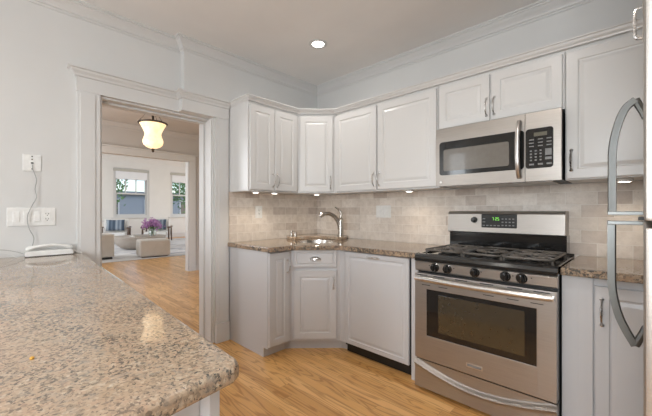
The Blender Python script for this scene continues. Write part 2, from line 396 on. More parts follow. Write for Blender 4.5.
# crown mouldings
crown = [(0, 2.548), (0.007, 2.548), (0.007, 2.562), (0.016, 2.565), (0.019, 2.575), (0.030, 2.588), (0.048, 2.602), (0.056, 2.612), (0.064, 2.614), (0.064, 2.624), (0.076, 2.627), (0.076, CH), (0, CH)]
bm = bmesh.new(); molding(bm, [(-0.07, -4.37), (-0.07, CY), (0.0, CY), (0.0, 0.0), (3.44, 0.0)], crown); struct('trim_1', bm, 'trim')
# doorway casing, head and cap
bm = bmesh.new()
bx(bm, -0.07, -0.045, -2.20, OY0, G, OZ, 0.003); bx(bm, -0.045, -0.036, -2.185, -2.10, 0.27, OZ-0.02, 0.003)
bx(bm, -0.07, -0.035, -2.205, OY0+0.004, G, 0.27, 0.004)
bx(bm, 0.0, 0.022, OY1+0.004, -1.122, 0.27, OZ, 0.003); bx(bm, 0.022, 0.028, OY1+0.03, -1.135, 0.27, OZ-0.02, 0.003)
bx(bm, 0.0, 0.036, OY1, -1.122, G, 0.27, 0.004)
struct('trim_2', bm, 'trim')
bm = bmesh.new()
head = [(0, OZ), (0.026, OZ), (0.026, 2.148), (0.036, 2.152), (0.040, 2.164), (0.056, 2.178), (0.060, 2.190), (0.074, 2.194), (0.074, 2.207), (0, 2.214)]
molding(bm, [(-0.15, -2.178), (-0.07, -2.178), (-0.07, CY), (0.0, CY), (0.0, -1.125)], head)
struct('trim_3', bm, 'trim')
# jamb lining with stops
bm = bmesh.new()
for y0, y1 in ((OY1, OY1-0.014), (OY0+0.014, OY0)):
    bx(bm, JX-0.005, 0.0 if y0 == OY1 else -0.07, y1, y0, G, OZ, 0.002)
bx(bm, JX-0.005, -0.075, OY0, OY1, OZ-0.014, OZ, 0.002)
for xa in (-0.19, -0.05):
    bx(bm, xa, xa+0.035, OY1-0.024, OY1-0.014, G, OZ-0.014, 0.003)
bx(bm, -0.18, -0.14, OY0+0.014, OY1-0.014, OZ-0.03, OZ-0.014, 0.003)
struct('door_1', bm, 'trim')
# baseboard by the left wall (behind the peninsula) and side wall
struct('baseboard_side', B(3.43, 3.45, -4.37, -1.95, G, 0.24, bev=0.004), 'trim')
struct('baseboard_back', B(-0.05, 3.42, -4.38, -4.36, G, 0.24, bev=0.004), 'trim')
# hall beyond the doorway
HX = -3.54; HO0, HO1, HOZ = -2.35, 0.035, 2.183
bm = bmesh.new(); bx(bm, HX-0.06, HX, -3.0, HO0, 0, HC); bx(bm, HX-0.06, HX, HO1, 1.5, 0, HC); bx(bm, HX-0.06, HX, HO0, HO1, HOZ, HC)
struct('wall_hall_far', bm, 'hallwall')
struct('wall_hall_right', B(HX-0.06, JX, 1.5, 1.62, 0, HC), 'hallwall')
bm = bmesh.new(); bx(bm, HX-0.06, -2.9, -3.12, -3.0, 0, HC); bx(bm, -1.5, JX, -3.12, -3.0, 0, HC); bx(bm, -2.9, -1.5, -3.12, -3.0, 0, 0.85); bx(bm, -2.9, -1.5, -3.12, -3.0, 2.35, HC)
struct('wall_hall_left', bm, 'hallwall')
struct('ceiling_hall', B(HX-0.06, JX, -3.12, 1.62, HC, HC+0.1), 'hallwall')
bm = bmesh.new()
hp = [(0, HC-0.09), (0.01, HC-0.09), (0.015, HC-0.06), (0.04, HC-0.03), (0.05, HC-0.015), (0.05, HC), (0, HC)]
molding(bm, [(HX, 1.49), (HX, -2.99)][::-1], hp); struct('trim_4', bm, 'hallwall')
bm = bmesh.new()
bx(bm, HX, HX+0.022, HO1, HO1+0.13, 0.0, HOZ, 0.004); bx(bm, HX, HX+0.022, HO0-0.13, HO0, 0, HOZ, 0.004)
bx(bm, HX, HX+0.026, HO0-0.13, HO1+0.13, HOZ, HOZ+0.11, 0.003)
bx(bm, HX, HX+0.055, HO0-0.16, HO1+0.16, HOZ+0.11, HOZ+0.135, 0.006)
bx(bm, HX-0.125, HX+0.002, HO1-0.012, HO1, 0, HOZ, 0.002); bx(bm, HX, HX+0.03, HO1, HO1+0.135, 0, 0.2, 0.004)
struct('trim_5', bm, 'trim')
bm = bmesh.new(); bx(bm, HX, HX+0.02, HO1+0.14, 1.49, 0, 0.18, 0.004)
for a in ((0.20, 0.22), (1.30, 1.32)): bx(bm, HX, HX+0.014, a[0], a[1], 0.45, 2.1, 0.004)
for z in (0.45, 2.08): bx(bm, HX, HX+0.0142, 0.20, 1.32, z, z+0.02, 0.004)
struct('baseboard_hall', bm, 'hallwall')
# living room
LX, LH = -12.11, 3.43
wins = [(0.75, 2.035, 0.992, 2.96), (2.89, 4.15, 0.992, 2.96)]
bm = bmesh.new()
ys = [-3.5] + [v for w in wins for v in w[:2]] + [6.5]
for i in range(0, len(ys), 2): bx(bm, LX-0.25, LX, ys[i], ys[i+1], 0, LH)
for w in wins: bx(bm, LX-0.25, LX, w[0], w[1], 0, w[2]); bx(bm, LX-0.25, LX, w[0], w[1], w[3], LH)
struct('wall_living_far', bm, 'livingwall')
def longwall(name, y0, y1):  # unseen side openings made for the added fill lights
    bm = bmesh.new(); bx(bm, LX, -10.4, y0, y1, 0, LH); bx(bm, -6.0, HX-0.06, y0, y1, 0, LH); bx(bm, -10.4, -6.0, y0, y1, 0, 0.75); bx(bm, -10.4, -6.0, y0, y1, 3.05, LH)
    struct(name, bm, 'livingwall')
longwall('wall_living_left', -3.5, -3.38); longwall('wall_living_right', 6.38, 6.5)
bm = bmesh.new(); bx(bm, HX-0.12, HX-0.061, -3.38, HO0, 0, LH); bx(bm, HX-0.12, HX-0.061, HO1, 6.38, 0, LH); bx(bm, HX-0.12, HX-0.061, HO0, HO1, HOZ, LH)
struct('wall_living_near', bm, 'livingwall')
struct('ceiling_living', B(LX-0.25, HX-0.061, -3.5, 6.5, LH, LH+0.1), 'livingwall')
bm = bmesh.new(); lp = [(0, LH-.24), (0.02, LH-.24), (0.03, LH-.20), (0.07, LH-.15), (0.12, LH-.08), (0.16, LH-.05), (0.17, LH), (0, LH)]
molding(bm, [(LX, -3.37), (LX, 6.37)], lp); struct('trim_6', bm, 'livingwall')
bm = bmesh.new(); bx(bm, LX, LX+0.025, -3.37, 6.37, G, 0.29, 0.006); bx(bm, LX, LX+0.02, -3.37, 0.7, 0.82, 0.88, 0.006); bx(bm, LX, LX+0.02, 2.12, 2.83, 0.82, 0.88, 0.006)
struct('baseboard_living', bm, 'trim')
for i, (y0, y1, z0, z1) in enumerate(wins):
    bm = bmesh.new(); t = 0.10
    for a in ((y0, y0+0.075, z0, z1), (y1-0.075, y1, z0, z1), (y0+0.075, y1-0.075, z0, z0+0.07), (y0+0.075, y1-0.075, z1-0.06, z1)): bx(bm, LX-0.2, LX-0.02, *a, bev=0.004)
    bx(bm, LX-0.005, LX+0.06, y0-0.08, y1+0.08, z0-0.04, z0, 0.005)     # sill
    fr = obj('window_%d' % (i+1), bm, 'trim', kind='structure')
    zm = 1.94; ya, yb = y0+0.075, y1-0.075
    def sash(name, za, zb, x, mull):
        bm = bmesh.new(); w = 0.055
        for a in ((ya, ya+w, za, zb), (yb-w, yb, za, zb), (ya+w, yb-w, za, za+w), (ya+w, yb-w, zb-w, zb)): bx(bm, x-0.02, x+0.02, *a, bev=0.003)
        for q in range(mull):
            yy = ya+(yb-ya)*(q+1)/(mull+1); bx(bm, x-0.018, x+0.018, yy-0.02, yy+0.02, za+w, zb-w, 0.002)
        if mull: bx(bm, x-0.017, x+0.017, ya+w, yb-w, za+(zb-za)*0.62-0.018, za+(zb-za)*0.62+0.018, 0.002)
        s_ = obj(name, bm, 'trim', fr); obj('window_pane', B(x-0.003, x+0.003, ya+w, yb-w, za+w, zb-w), 'pane', s_)
    sash('lower_sash', z0+0.07, zm+0.03, LX-0.10, 0); sash('upper_sash', zm-0.03, z1-0.06, LX-0.15, 2)
    g = 'roller shades on the living room windows'
    sh = thing('window_shade', ['taupe roller shade with white scalloped valance on the fully visible window', 'taupe roller shade with white valance on the window cut off by the far doorway'][i], 'window shade', (LX-0.02, (y0+y1)/2, z1-0.06), 0, g)
    bm = bmesh.new(); w = (y1-y0)/2-0.005
    bx(bm, -0.0, 0.05, -w, w, -0.08, 0.02, 0.01); obj('shade_cassette', bm, 'shade', sh)
    bm = bmesh.new(); n = 36; top = []; R = []
    for k in range(n+1):
        yy = -w+0.07+(2*w-0.14)*k/n; zz = -0.36-0.05*abs(math.sin(PI*3*k/n))
        R.append((yy, zz))
    rings(bm, [[(0.010, yy, zz), (0.016, yy, zz), (0.016, yy, -0.08), (0.010, yy, -0.08)] for yy, zz in R])
    obj('valance', bm, 'sheer', sh)
# outside the living room windows
struct('ground', B(-34, -12.5, -14, 22, -1.2, -1.0), 'stucco')
t = thing('neighbour_building', 'grey blue building outside the living room windows', 'building', (-22, 4, -1.0))
obj('wall', B(-1, 1, -6, 8.5, 0, 3.3), 'brick', t); obj('roof', B(-1.2, 1.25, -6.2, 8.7, 3.3, 3.5), 'stucco', t)
for yy in (-1.8, 0.5, 2.8, 5.0):
    f_ = obj('window', B(1.0, 1.04, yy, yy+0.9, 1.9, 3.0, bev=0.01), 'trim', t); obj('pane', B(1.03, 1.05, yy+0.1, yy+0.8, 2.0, 2.9), 'mwglass', f_)
def tree(loc, lab, s, seed):
    rnd = random.Random(seed); t = thing('tree', lab, 'tree', loc)
    bm = bmesh.new(); tube(bm, smoothpts([(0, 0, 0), (0.05, 0.1, 1.5), (-0.05, 0, 3.0*s), (0.1, 0, 4.0*s)], 3), [0.14]*4+[0.11]*3+[0.07]*2+[0.03], 8); obj('trunk', bm, 'bark', t, True)
    bm = bmesh.new()
    for k in range(1500):
        a = rnd.uniform(0, 2*PI); r = 1.5*s*rnd.random()**0.5; h = 3.8*s+rnd.gauss(0, 0.6)*s; p = Vector((r*math.cos(a), r*math.sin(a), h))
        q = Vector((rnd.uniform(-1, 1), rnd.uniform(-1, 1), rnd.uniform(-1, 1))).normalized()*0.10; w = q.cross(Vector((rnd.uniform(-1, 1), 0.3, rnd.uniform(-1, 1)))).normalized()*0.05
        bm.faces.new([bm.verts.new(p-q), bm.verts.new(p+w), bm.verts.new(p+q), bm.verts.new(p-w)])
    obj('foliage', bm, 'leaf', t)
tree((-17.2, 1.0, -1.0), 'green leafy tree outside the fully visible living room window', 1.0, 3)
tree((-17.4, 6.4, -1.0), 'green leafy tree outside the right living room window', 0.95, 8)

# ---------------------------------------------------------------- kitchen helpers (local frames: x along the front, -y towards the room)
def door_bm(w, h, stile=0.052, th=0.02):
    bm = bmesh.new()
    def loop(i, y): return [(i, y, i), (w-i, y, i), (w-i, y, h-i), (i, y, h-i)]
    s = min(stile, w*0.28)
    rings(bm, [loop(0, th), loop(0, 0.003), loop(0.003, 0), loop(s, 0), loop(s+0.004, 0.005), loop(s+0.010, 0.006), loop(s+0.026, 0.0015), loop(s+0.030, 0.001)])
    return bm
def shift(bm, v, rz=0):
    if rz: bmesh.ops.rotate(bm, cent=(0, 0, 0), matrix=Matrix.Rotation(rz, 3, 'Z'), verts=bm.verts)
    bmesh.ops.translate(bm, vec=v, verts=bm.verts); return bm
def pull(parent, x, y, z, L=0.11, horiz=False, out=0.030, name='handle'):
    """bow pull: feet at both ends, arched bar between; face plane at local y"""
    bm = bmesh.new(); pts = []
    for k in range(13):
        u = -1+2*k/12; d = out*(1-abs(u)**2.6)+0.004
        pts.append((x+(u*L/2 if horiz else 0), y-d, z+(0 if horiz else u*L/2)))
    rr = [0.0058-0.002*abs(math.cos(PI*k/12*1)) + (0.002 if k in (0, 12) else 0) for k in range(13)]
    tube(bm, pts, rr, 8)
    for s in (-1, 1):
        c = (x+(s*L/2 if horiz else 0), y, z+(0 if horiz else s*L/2)); lathe(bm, [(0.009, 0.0), (0.009, -0.004), (0.005, -0.007)], c, 12, 'y')
    obj(name, bm, 'chrome', parent, True)
def doorpart(t, x, z, w, h, yf, hx=None, hz=None, mat='cab', name='door', L=0.11):
    d = obj(name, shift(door_bm(w, h), (x, yf, z)), mat, t)
    if hx is not None:
        pull(d, hx, yf, hz, L)
    return d

# ---------------------------------------------------------------- base cabinets
BZ, TOE = 0.928, 0.175
FY = -0.61
# narrow cabinet on the left wall, next to the doorway
t = thing('base_cabinet', 'narrow white base cabinet with one raised panel door at the doorway end', 'cabinet', (0.002, -1.114, 0), PI/2)
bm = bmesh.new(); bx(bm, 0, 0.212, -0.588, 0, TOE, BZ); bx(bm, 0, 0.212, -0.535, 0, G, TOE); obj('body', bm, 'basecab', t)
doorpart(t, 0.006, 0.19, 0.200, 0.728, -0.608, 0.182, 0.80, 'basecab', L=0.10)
# corner sink cabinet across the diagonal
P0 = (0.612, -0.892)
t = thing('corner_sink_cabinet', 'diagonal white corner sink cabinet with a cup pull drawer front over one door', 'cabinet', (0, 0, 0))
bm = bmesh.new(); k = 0.0141; poly = [(0.612-k, -0.892+k), (0.896-k, -0.606+k), (0.896, -0.03), (0.03, -0.03), (0.03, -0.898), (0.585, -0.898)]
poly = [(0.004, -0.004), (0.004, -0.898), (0.588, -0.898), (0.612-k, -0.892+k+0.0), (0.896-k, -0.608+k), (0.924, -0.588), (0.924, -0.004)]
prism(bm, poly, TOE, 0.75); prism(bm, poly, 0.75, BZ, hole=[(0.5+0.213*math.cos(2*PI*q/32), -0.5+0.213*math.sin(2*PI*q/32)) for q in range(32)]); tp = [(0.004, -0.004), (0.004, -0.898), (0.535, -0.898), (0.555, -0.865), (0.865, -0.555), (0.924, -0.535), (0.924, -0.004)]; prism(bm, tp, G, TOE)
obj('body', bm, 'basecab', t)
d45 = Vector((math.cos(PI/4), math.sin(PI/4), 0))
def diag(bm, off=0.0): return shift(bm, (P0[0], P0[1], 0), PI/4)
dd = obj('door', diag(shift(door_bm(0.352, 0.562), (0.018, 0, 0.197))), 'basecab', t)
bm = bmesh.new()
def bowpull(bm, x, y, z, L, out=0.03):
    pts = []; 
    for k in range(13):
        u = -1+2*k/12; pts.append((x, y-out*(1-abs(u)**2.6)-0.004, z+u*L/2))
    tube(bm, pts, 0.0045, 8)
    for s in (-1, 1): lathe(bm, [(0.009, 0.0), (0.009, -0.004), (0.005, -0.007)], (x, y, z+s*L/2), 12, 'y')
bowpull(bm, 0.342, 0, 0.66, 0.10); obj('handle', diag(bm), 'chrome', dd, True)
bm = bmesh.new()
def loop(i, y, w=0.352, h=0.142): return [(0.018+i, y, 0.785+i), (0.018+w-i, y, 0.785+i), (0.018+w-i, y, 0.785+h-i), (0.018+i, y, 0.785+h-i)]
rings(bm, [loop(0, 0.02), loop(0, 0.004), loop(0.004, 0), loop(0.022, 0), loop(0.026, 0.004), loop(0.034, 0.0)])
dr = obj('drawer', diag(bm), 'basecab', t)
bm = bmesh.new()      # cup pull: quarter-round shell
n = 14; L0 = []
for j in range(6):
    ph = PI/2*j/5; r = 0.027*math.cos(ph) + 0.0
    L0.append([(0.194+0.048*math.cos(PI*k/n)*(0.55+0.45*math.cos(ph)), -0.024*math.sin(ph)*abs(math.sin(PI*k/n))**0.5-0.001, 0.846+0.028*math.sin(PI*k/n)*math.cos(ph)) for k in range(n+1)])
rings(bm, L0, False, False, closed=False); bmesh.ops.remove_doubles(bm, verts=bm.verts, dist=0.0002); bmesh.ops.solidify(bm, geom=list(bm.faces), thickness=0.003)
bx(bm, 0.144, 0.244, -0.002, 0.001, 0.842, 0.848, 0.0005)
obj('cup_pull', diag(bm), 'chrome', dr, True)
# dishwasher behind a white panel
t = thing('dishwasher', 'built-in dishwasher behind a wide white raised panel left of the stove', 'dishwasher', (0, 0, 0))
bm = bmesh.new(); bx(bm, 0.932, 1.531, -0.585, -0.005, 0.16, BZ); obj('body', bm, 'blackmat', t)
obj('toe_kick', B(0.932, 1.531, -0.565, -0.535, G+0.002, 0.165), 'blackmat', t)
p = obj('door', shift(door_bm(0.575, 0.735, 0.035), (0.945, -0.612, 0.185)), 'basecab', t)
pull(p, 1.222, -0.612, 0.895, 0.10, True)
tag(obj('filler_panel', B(1.541, 1.600, -0.612, -0.57, G, BZ, bev=0.002), 'basecab'), 'slim white upright filler panel between the dishwasher and the stove', 'panel')
# base cabinet right of the stove
t = thing('base_cabinet', 'white base cabinet right of the stove behind the fridge handles', 'cabinet', (0, 0, 0))
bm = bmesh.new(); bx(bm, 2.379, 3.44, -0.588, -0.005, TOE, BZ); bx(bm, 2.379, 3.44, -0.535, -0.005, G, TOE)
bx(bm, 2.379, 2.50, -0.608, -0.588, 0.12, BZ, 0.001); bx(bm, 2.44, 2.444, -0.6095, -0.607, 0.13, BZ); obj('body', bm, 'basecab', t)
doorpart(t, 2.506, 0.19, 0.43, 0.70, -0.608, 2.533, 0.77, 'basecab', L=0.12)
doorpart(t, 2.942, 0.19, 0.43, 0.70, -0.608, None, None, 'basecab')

# ---------------------------------------------------------------- counters
CT, CB = 0.966, 0.929
def arc(cx, cy, r, a0, a1, n, sx=1): return [(cx+r*math.cos(math.radians(a0+(a1-a0)*k/n)), cy+r*math.sin(math.radians(a0+(a1-a0)*k/n))) for k in range(n+1)]
SC = (0.50, -0.50)
poly = [(0.013, -1.138), (0.632, -1.138), (0.645, -1.125), (0.645, -0.912), (0.912, -0.645), (1.6015, -0.645), (1.6015, -0.013), (0.013, -0.013)]
bm = bmesh.new(); prism(bm, poly, CB, CT, 0.006, hole=arc(SC[0], SC[1], 0.195, 0, 350, 35))
tag(obj('countertop', bm, 'granite_dim'), 'speckled granite countertop wrapping the sink corner between doorway and stove', 'countertop')
# raised granite ledge behind the sink
bm = bmesh.new()
poly = [(0.014, -0.014), (0.014, -0.43), (0.05, -0.49), (0.13, -0.545), (0.20, -0.578), (0.245, -0.585)] + arc(SC[0], SC[1], 0.235, 196, 74, 18) + [(0.585, -0.245), (0.588, -0.20), (0.555, -0.13), (0.50, -0.05), (0.44, -0.014)]
prism(bm, poly, CT+0.0005, CT+0.028, 0.005)
tag(obj('granite_ledge', bm, 'granite'), 'raised granite ledge in the corner curving round behind the sink', 'ledge')
bm = bmesh.new(); prism(bm, [(2.379, -0.645), (3.44, -0.645), (3.44, -0.013), (2.379, -0.013)], CB, CT, 0.006)
tag(obj('countertop', bm, 'granite_dim'), 'speckled granite countertop right of the stove', 'countertop')
# sink
t = thing('sink', 'round stainless steel sink set in the corner counter', 'sink', (SC[0], SC[1], CB-0.16))
bm = bmesh.new(); lathe(bm, [(0.0, 0.0), (0.03, 0.0), (0.12, 0.008), (0.165, 0.035), (0.180, 0.09), (0.185, 0.153), (0.205, 0.153), (0.205, 0.1585), (0.188, 0.1585), (0.1895, 0.185), (0.192, 0.190), (0.187, 0.192), (0.182, 0.16), (0.176, 0.09), (0.16, 0.04), (0.12, 0.014), (0.03, 0.006), (0.0, 0.006)], (0, 0, 0), 36)
obj('bowl', bm, 'sink', t, True)
bm = bmesh.new(); lathe(bm, [(0.0, 0.006), (0.035, 0.0065), (0.038, 0.010), (0.0, 0.011)], (0, 0, 0), 20); obj('drain', bm, 'chrome', t, True)
# peninsula
prt = [(-0.066, -2.172), (2.112, -2.280)]+[(2.130, -2.286), (2.141, -2.302)]+[(2.275, -3.2), (-0.066, -3.2)]
bm = bmesh.new(); prism(bm, prt, 0.9305, 0.966, 0.011, seg=3)
tag(obj('peninsula_countertop', bm, 'granite'), 'large pink beige granite peninsula top in the left foreground', 'countertop')
t = thing('peninsula_cabinet', 'white peninsula cabinet under the foreground granite top', 'cabinet', (0, 0, 0))
bm = bmesh.new(); prism(bm, [(-0.066, -2.215), (2.072, -2.325), (2.195, -3.15), (-0.066, -3.15)], G, 0.93); obj('body', bm, 'basecab', t)
bm = bmesh.new()
def rotpost(bm, x, y, a, w, d, z0, z1, bev=0.0015):
    b2 = bmesh.new(); bx(b2, -w, 0, -d, 0, z0, z1, bev); bmesh.ops.rotate(b2, cent=(0, 0, 0), matrix=Matrix.Rotation(a, 3, 'Z'), verts=b2.verts); bmesh.ops.translate(b2, vec=(x, y, 0), verts=b2.verts)
    me = bpy.data.meshes.new('tmp'); b2.to_mesh(me); b2.free(); bm.from_mesh(me); bpy.data.meshes.remove(me)
rotpost(bm, 2.103, -2.310, math.radians(8.4), 0.03, 0.022, G, 0.93); obj('corner_post', bm, 'basecab', t)

# ---------------------------------------------------------------- upper cabinets
UB, UT = 1.420, 2.165
def upper(name, label, loc, rz, W, D, z0, z1, doors, handles, parts=None):
    t = thing(name, label, 'cabinet', loc, rz)
    obj('body', B(0, W, -(D-0.021), 0, z0, z1, bev=0.001), 'cab', t)
    for (x, w), (hx, hz) in zip(doors, handles): doorpart(t, x, z0+0.006, w, z1-z0-0.03, -D, hx, hz, 'cab')
    return t
upper('wall_cabinet', 'white two-door wall cabinet nearest the doorway', (0.003, -1.114, 0), PI/2, 0.534, 0.332, UB, UT, [(0.012, 0.250), (0.268, 0.258)], [(0.243, UB+0.095), (0.289, UB+0.095)])
t = thing('wall_cabinet', 'white single-door diagonal wall cabinet above the corner sink', 'cabinet', (0, 0, 0))
Q0 = Vector((0.334, -0.576)); c45 = 0.7071; k = 0.0148
bm = bmesh.new(); prism(bm, [(0.004, -0.004), (0.004, -0.576), (0.313, -0.576), (0.334-k, -0.576+k), (0.576-k, -0.334+k), (0.576, -0.313), (0.576, -0.004)], UB, UT); obj('body', bm, 'cab', t)
dd = obj('door', shift(door_bm(0.314, UT-UB-0.03), (0.0, 0, UB+0.006)), 'cab', t)
dm = dd.data; dm.transform(Matrix.Translation((Q0.x+0.014*c45, Q0.y+0.014*c45, 0)) @ Matrix.Rotation(PI/4, 4, 'Z'))
bm = bmesh.new(); bowpull(bm, 0.288, 0, UB+0.095, 0.11); hh = obj('handle', bm, 'chrome', dd, True)
hh.data.transform(Matrix.Translation((Q0.x+0.014*c45, Q0.y+0.014*c45, 0)) @ Matrix.Rotation(PI/4, 4, 'Z'))
upper('wall_cabinet', 'white wall cabinet with two wide doors left of the microwave', (0.582, -0.003, 0), 0, 1.012, 0.332, UB, UT, [(0.006, 0.464), (0.486, 0.518)], [(0.450, UB+0.095), (0.505, UB+0.095)])
upper('wall_cabinet', 'short white two-door wall cabinet above the microwave', (1.600, -0.003, 0), 0, 0.750, 0.332, 1.832, UT, [(0.006, 0.345), (0.363, 0.378)], [(0.334, 1.832+0.095), (0.380, 1.832+0.095)])
upper('wall_cabinet', 'tall white wall cabinet right of the microwave behind the fridge handle', (2.353, -0.003, 0), 0, 1.08, 0.332, UB, UT, [(0.006, 0.50), (0.512, 0.50)], [(0.03, UB+0.11), (None, None)])
# cornice
corn = [(0, 2.1655), (0.003, 2.1655), (0.005, 2.172), (0.016, 2.182), (0.022, 2.194), (0.030, 2.197), (0.030, 2.204), (-0.0, 2.204), (-0.25, 2.204), (-0.25, 2.1655)]
corn = [(-0.02, 2.1655), (0.004, 2.1655), (0.006, 2.173), (0.017, 2.184), (0.022, 2.196), (0.030, 2.198), (0.030, 2.206), (-0.02, 2.206)]
bm = bmesh.new(); molding(bm, [(0.004, -1.112), (0.333, -1.112), (0.333, -0.576), (0.576, -0.333), (3.43, -0.333)], corn)
tag(obj('cabinet_cornice', bm, 'cab'), 'white stepped cornice running along the tops of the wall cabinets', 'cornice')
bm = bmesh.new(); molding(bm, [(0.014, -1.106), (0.318, -1.106), (0.318, -0.570), (0.570, -0.318), (1.612, -0.318)], [(-0.02, UB-0.006), (0.002, UB-0.006), (0.002, UB-0.0005), (-0.02, UB-0.0005)])
tag(obj('light_rail', bm, 'cab'), 'thin white rail under the wall cabinets left of the microwave', 'rail')
# backsplash
bm = bmesh.new(); bx(bm, 0.0, 0.010, -1.118, -0.0, 0.93, UB-0.002); struct('wall_backsplash_left', bm, 'tile')
bm = bmesh.new(); bx(bm, 0.0, 3.44, -0.010, 0.0, 0.90, UB-0.002); struct('wall_backsplash_right', bm, 'tile')
# under-cabinet lights
gl = 'puck lights under the wall cabinets'
for (x, y, lab) in ((0.26, -1.00, 'small round under-cabinet light nearest the doorway'), (0.26, -0.80, 'small round under-cabinet light second from the doorway'), (0.37, -0.37, 'small round under-cabinet light over the sink corner'),
                    (1.30, -0.22, 'small round under-cabinet light left of the microwave'), (2.60, -0.22, 'small round under-cabinet light right of the microwave')):
    t = thing('puck_light', lab, 'light', (x, y, UB-0.018), 0, gl)
    bm = bmesh.new(); lathe(bm, [(0.0, 0.017), (0.036, 0.017), (0.036, 0.004), (0.030, 0.0), (0.027, 0.003), (0.0, 0.003)], (0, 0, 0), 20); obj('housing', bm, 'plastic', t, True)
    bm = bmesh.new(); lathe(bm, [(0.0, 0.0028), (0.026, 0.0028), (0.022, -0.001), (0.0, -0.002)], (0, 0, 0), 20); obj('lens', bm, 'puck', t, True)
    l = bpy.data.lights.new('puck_lamp', 'SPOT'); l.energy = 2.2; l.color = (1.0, 0.86, 0.68); l.spot_size = math.radians(150); l.spot_blend = 0.9; l.shadow_soft_size = 0.02
    lo = bpy.data.objects.new('puck_lamp', l); COL.objects.link(lo); lo.location = (0, 0, -0.008); lo.parent = t

# ---------------------------------------------------------------- stove
t = thing('gas_range', 'stainless steel gas range with black cooktop and a wide oven window', 'stove', (1.608, -0.66, 0))
W = 0.766
bm = bmesh.new(); bx(bm, 0.002, W-0.002, 0.02, 0.64, 0.14, 0.925); bx(bm, 0.03, W-0.03, 0.06, 0.60, G, 0.14); obj('body', bm, 'blackmat', t)
# cooktop, deeply rounded front lip
bm = bmesh.new(); prof = [(-0.028, 0.927), (-0.030, 0.945), (-0.024, 0.962), (-0.008, 0.972), (0.020, 0.972), (0.035, 0.962), (0.50, 0.962), (0.515, 0.985), (0.515, 0.927)]
rings(bm, [[(x, y, z) for y, z in prof] for x in (0.0, W)])
for xa, xb in ((0.0, 0.02), (W-0.02, W)): bx(bm, xa, xb, -0.01, 0.51, 0.955, 0.972, 0.003)
obj('cooktop', bm, 'black', t)
bm = bmesh.new(); bx(bm, -0.004, 0.728, 0.518, 0.638, 0.925, 1.09, 0.004); obj('backguard_base', bm, 'black', t)
bm = bmesh.new(); prof = [(0.510, 1.088), (0.498, 1.095), (0.506, 1.222), (0.515, 1.238), (0.530, 1.244), (0.638, 1.244), (0.638, 1.088)]
rings(bm, [[(x, y, z) for y, z in prof] for x in (-0.010, 0.722)]); bmesh.ops.translate(bm, vec=(0.0, 0, 0), verts=bm.verts)
bgd = obj('backguard', bm, 'steel', t)
def bgface(z): return 0.498+(z-1.095)/0.127*0.008
bm = bmesh.new(); bx(bm, 0.235, 0.460, bgface(1.17)-0.008, bgface(1.17)+0.004, 1.128, 1.222, 0.006, 3); dp = obj('display_panel', bm, 'blackmat', bgd)
bm = bmesh.new()
yf = bgface(1.17)-0.009
for i in range(3):
    for j in range(4):
        bx(bm, 0.368+j*0.022, 0.380+j*0.022, yf, yf+0.002, 1.142+i*0.022, 1.150+i*0.022)
for j in range(5): bx(bm, 0.245+j*0.024, 0.260+j*0.024, yf, yf+0.002, 1.140, 1.147)
for j in range(2): bx(bm, 0.245, 0.262, yf, yf+0.002, 1.165+j*0.022, 1.171+j*0.022)
obj('buttons', bm, 'button', dp)
bm = bmesh.new()   # clock digits made of segments
def digit(bm, x, z, segs, h=0.020, w=0.010, s=0.0022, y=0):
    Sg = {'a': (0, w, h-s, h), 'g': (0, w, h/2-s/2, h/2+s/2), 'd': (0, w, 0, s), 'f': (0, s, h/2, h), 'b': (w-s, w, h/2, h), 'e': (0, s, 0, h/2), 'c': (w-s, w, 0, h/2)}
    for c in segs: a = Sg[c]; bx(bm, x+a[0], x+a[1], y, y+0.0015, z+a[2], z+a[3])
digit(bm, 0.308, 1.180, 'abc', y=yf); digit(bm, 0.328, 1.180, 'abged', y=yf); digit(bm, 0.342, 1.180, 'acdfg', y=yf)
obj('clock_digits', bm, 'green', dp)
bm = bmesh.new(); lathe(bm, [(0.022, 0.0), (0.022, -0.008), (0.019, -0.020), (0.0, -0.021)], (0.185, bgface(1.18), 1.181), 20, 'y'); bx(bm, 0.182, 0.188, bgface(1.18)-0.026, bgface(1.18)-0.018, 1.163, 1.199, 0.001); obj('knob', bm, 'black', bgd, True)
# control panel
bm = bmesh.new(); prof = [(-0.020, 0.925), (-0.026, 0.918), (-0.022, 0.870), (-0.012, 0.862), (0.03, 0.862), (0.03, 0.925)]
rings(bm, [[(x, y, z) for y, z in prof] for x in (0.002, W-0.002)]); cp = obj('control_panel', bm, 'steel', t)
for x in (0.137, 0.216, 0.376, 0.534, 0.611):
    bm = bmesh.new(); c = (x, -0.022, 0.895)
    lathe(bm, [(0.027, 0.0), (0.027, -0.006), (0.0225, -0.010), (0.020, -0.028), (0.017, -0.032), (0.0, -0.033)], c, 24, 'y'); bx(bm, x-0.004, x+0.004, -0.061, -0.050, 0.874, 0.916, 0.0015)
    obj('knob', bm, 'black', cp, True)
for x in (0.10, 0.255, 0.41, 0.57, 0.655): obj('panel_mark', B(x-0.003, x+0.003, -0.0255, -0.022, 0.899, 0.905), 'blackmat', cp)
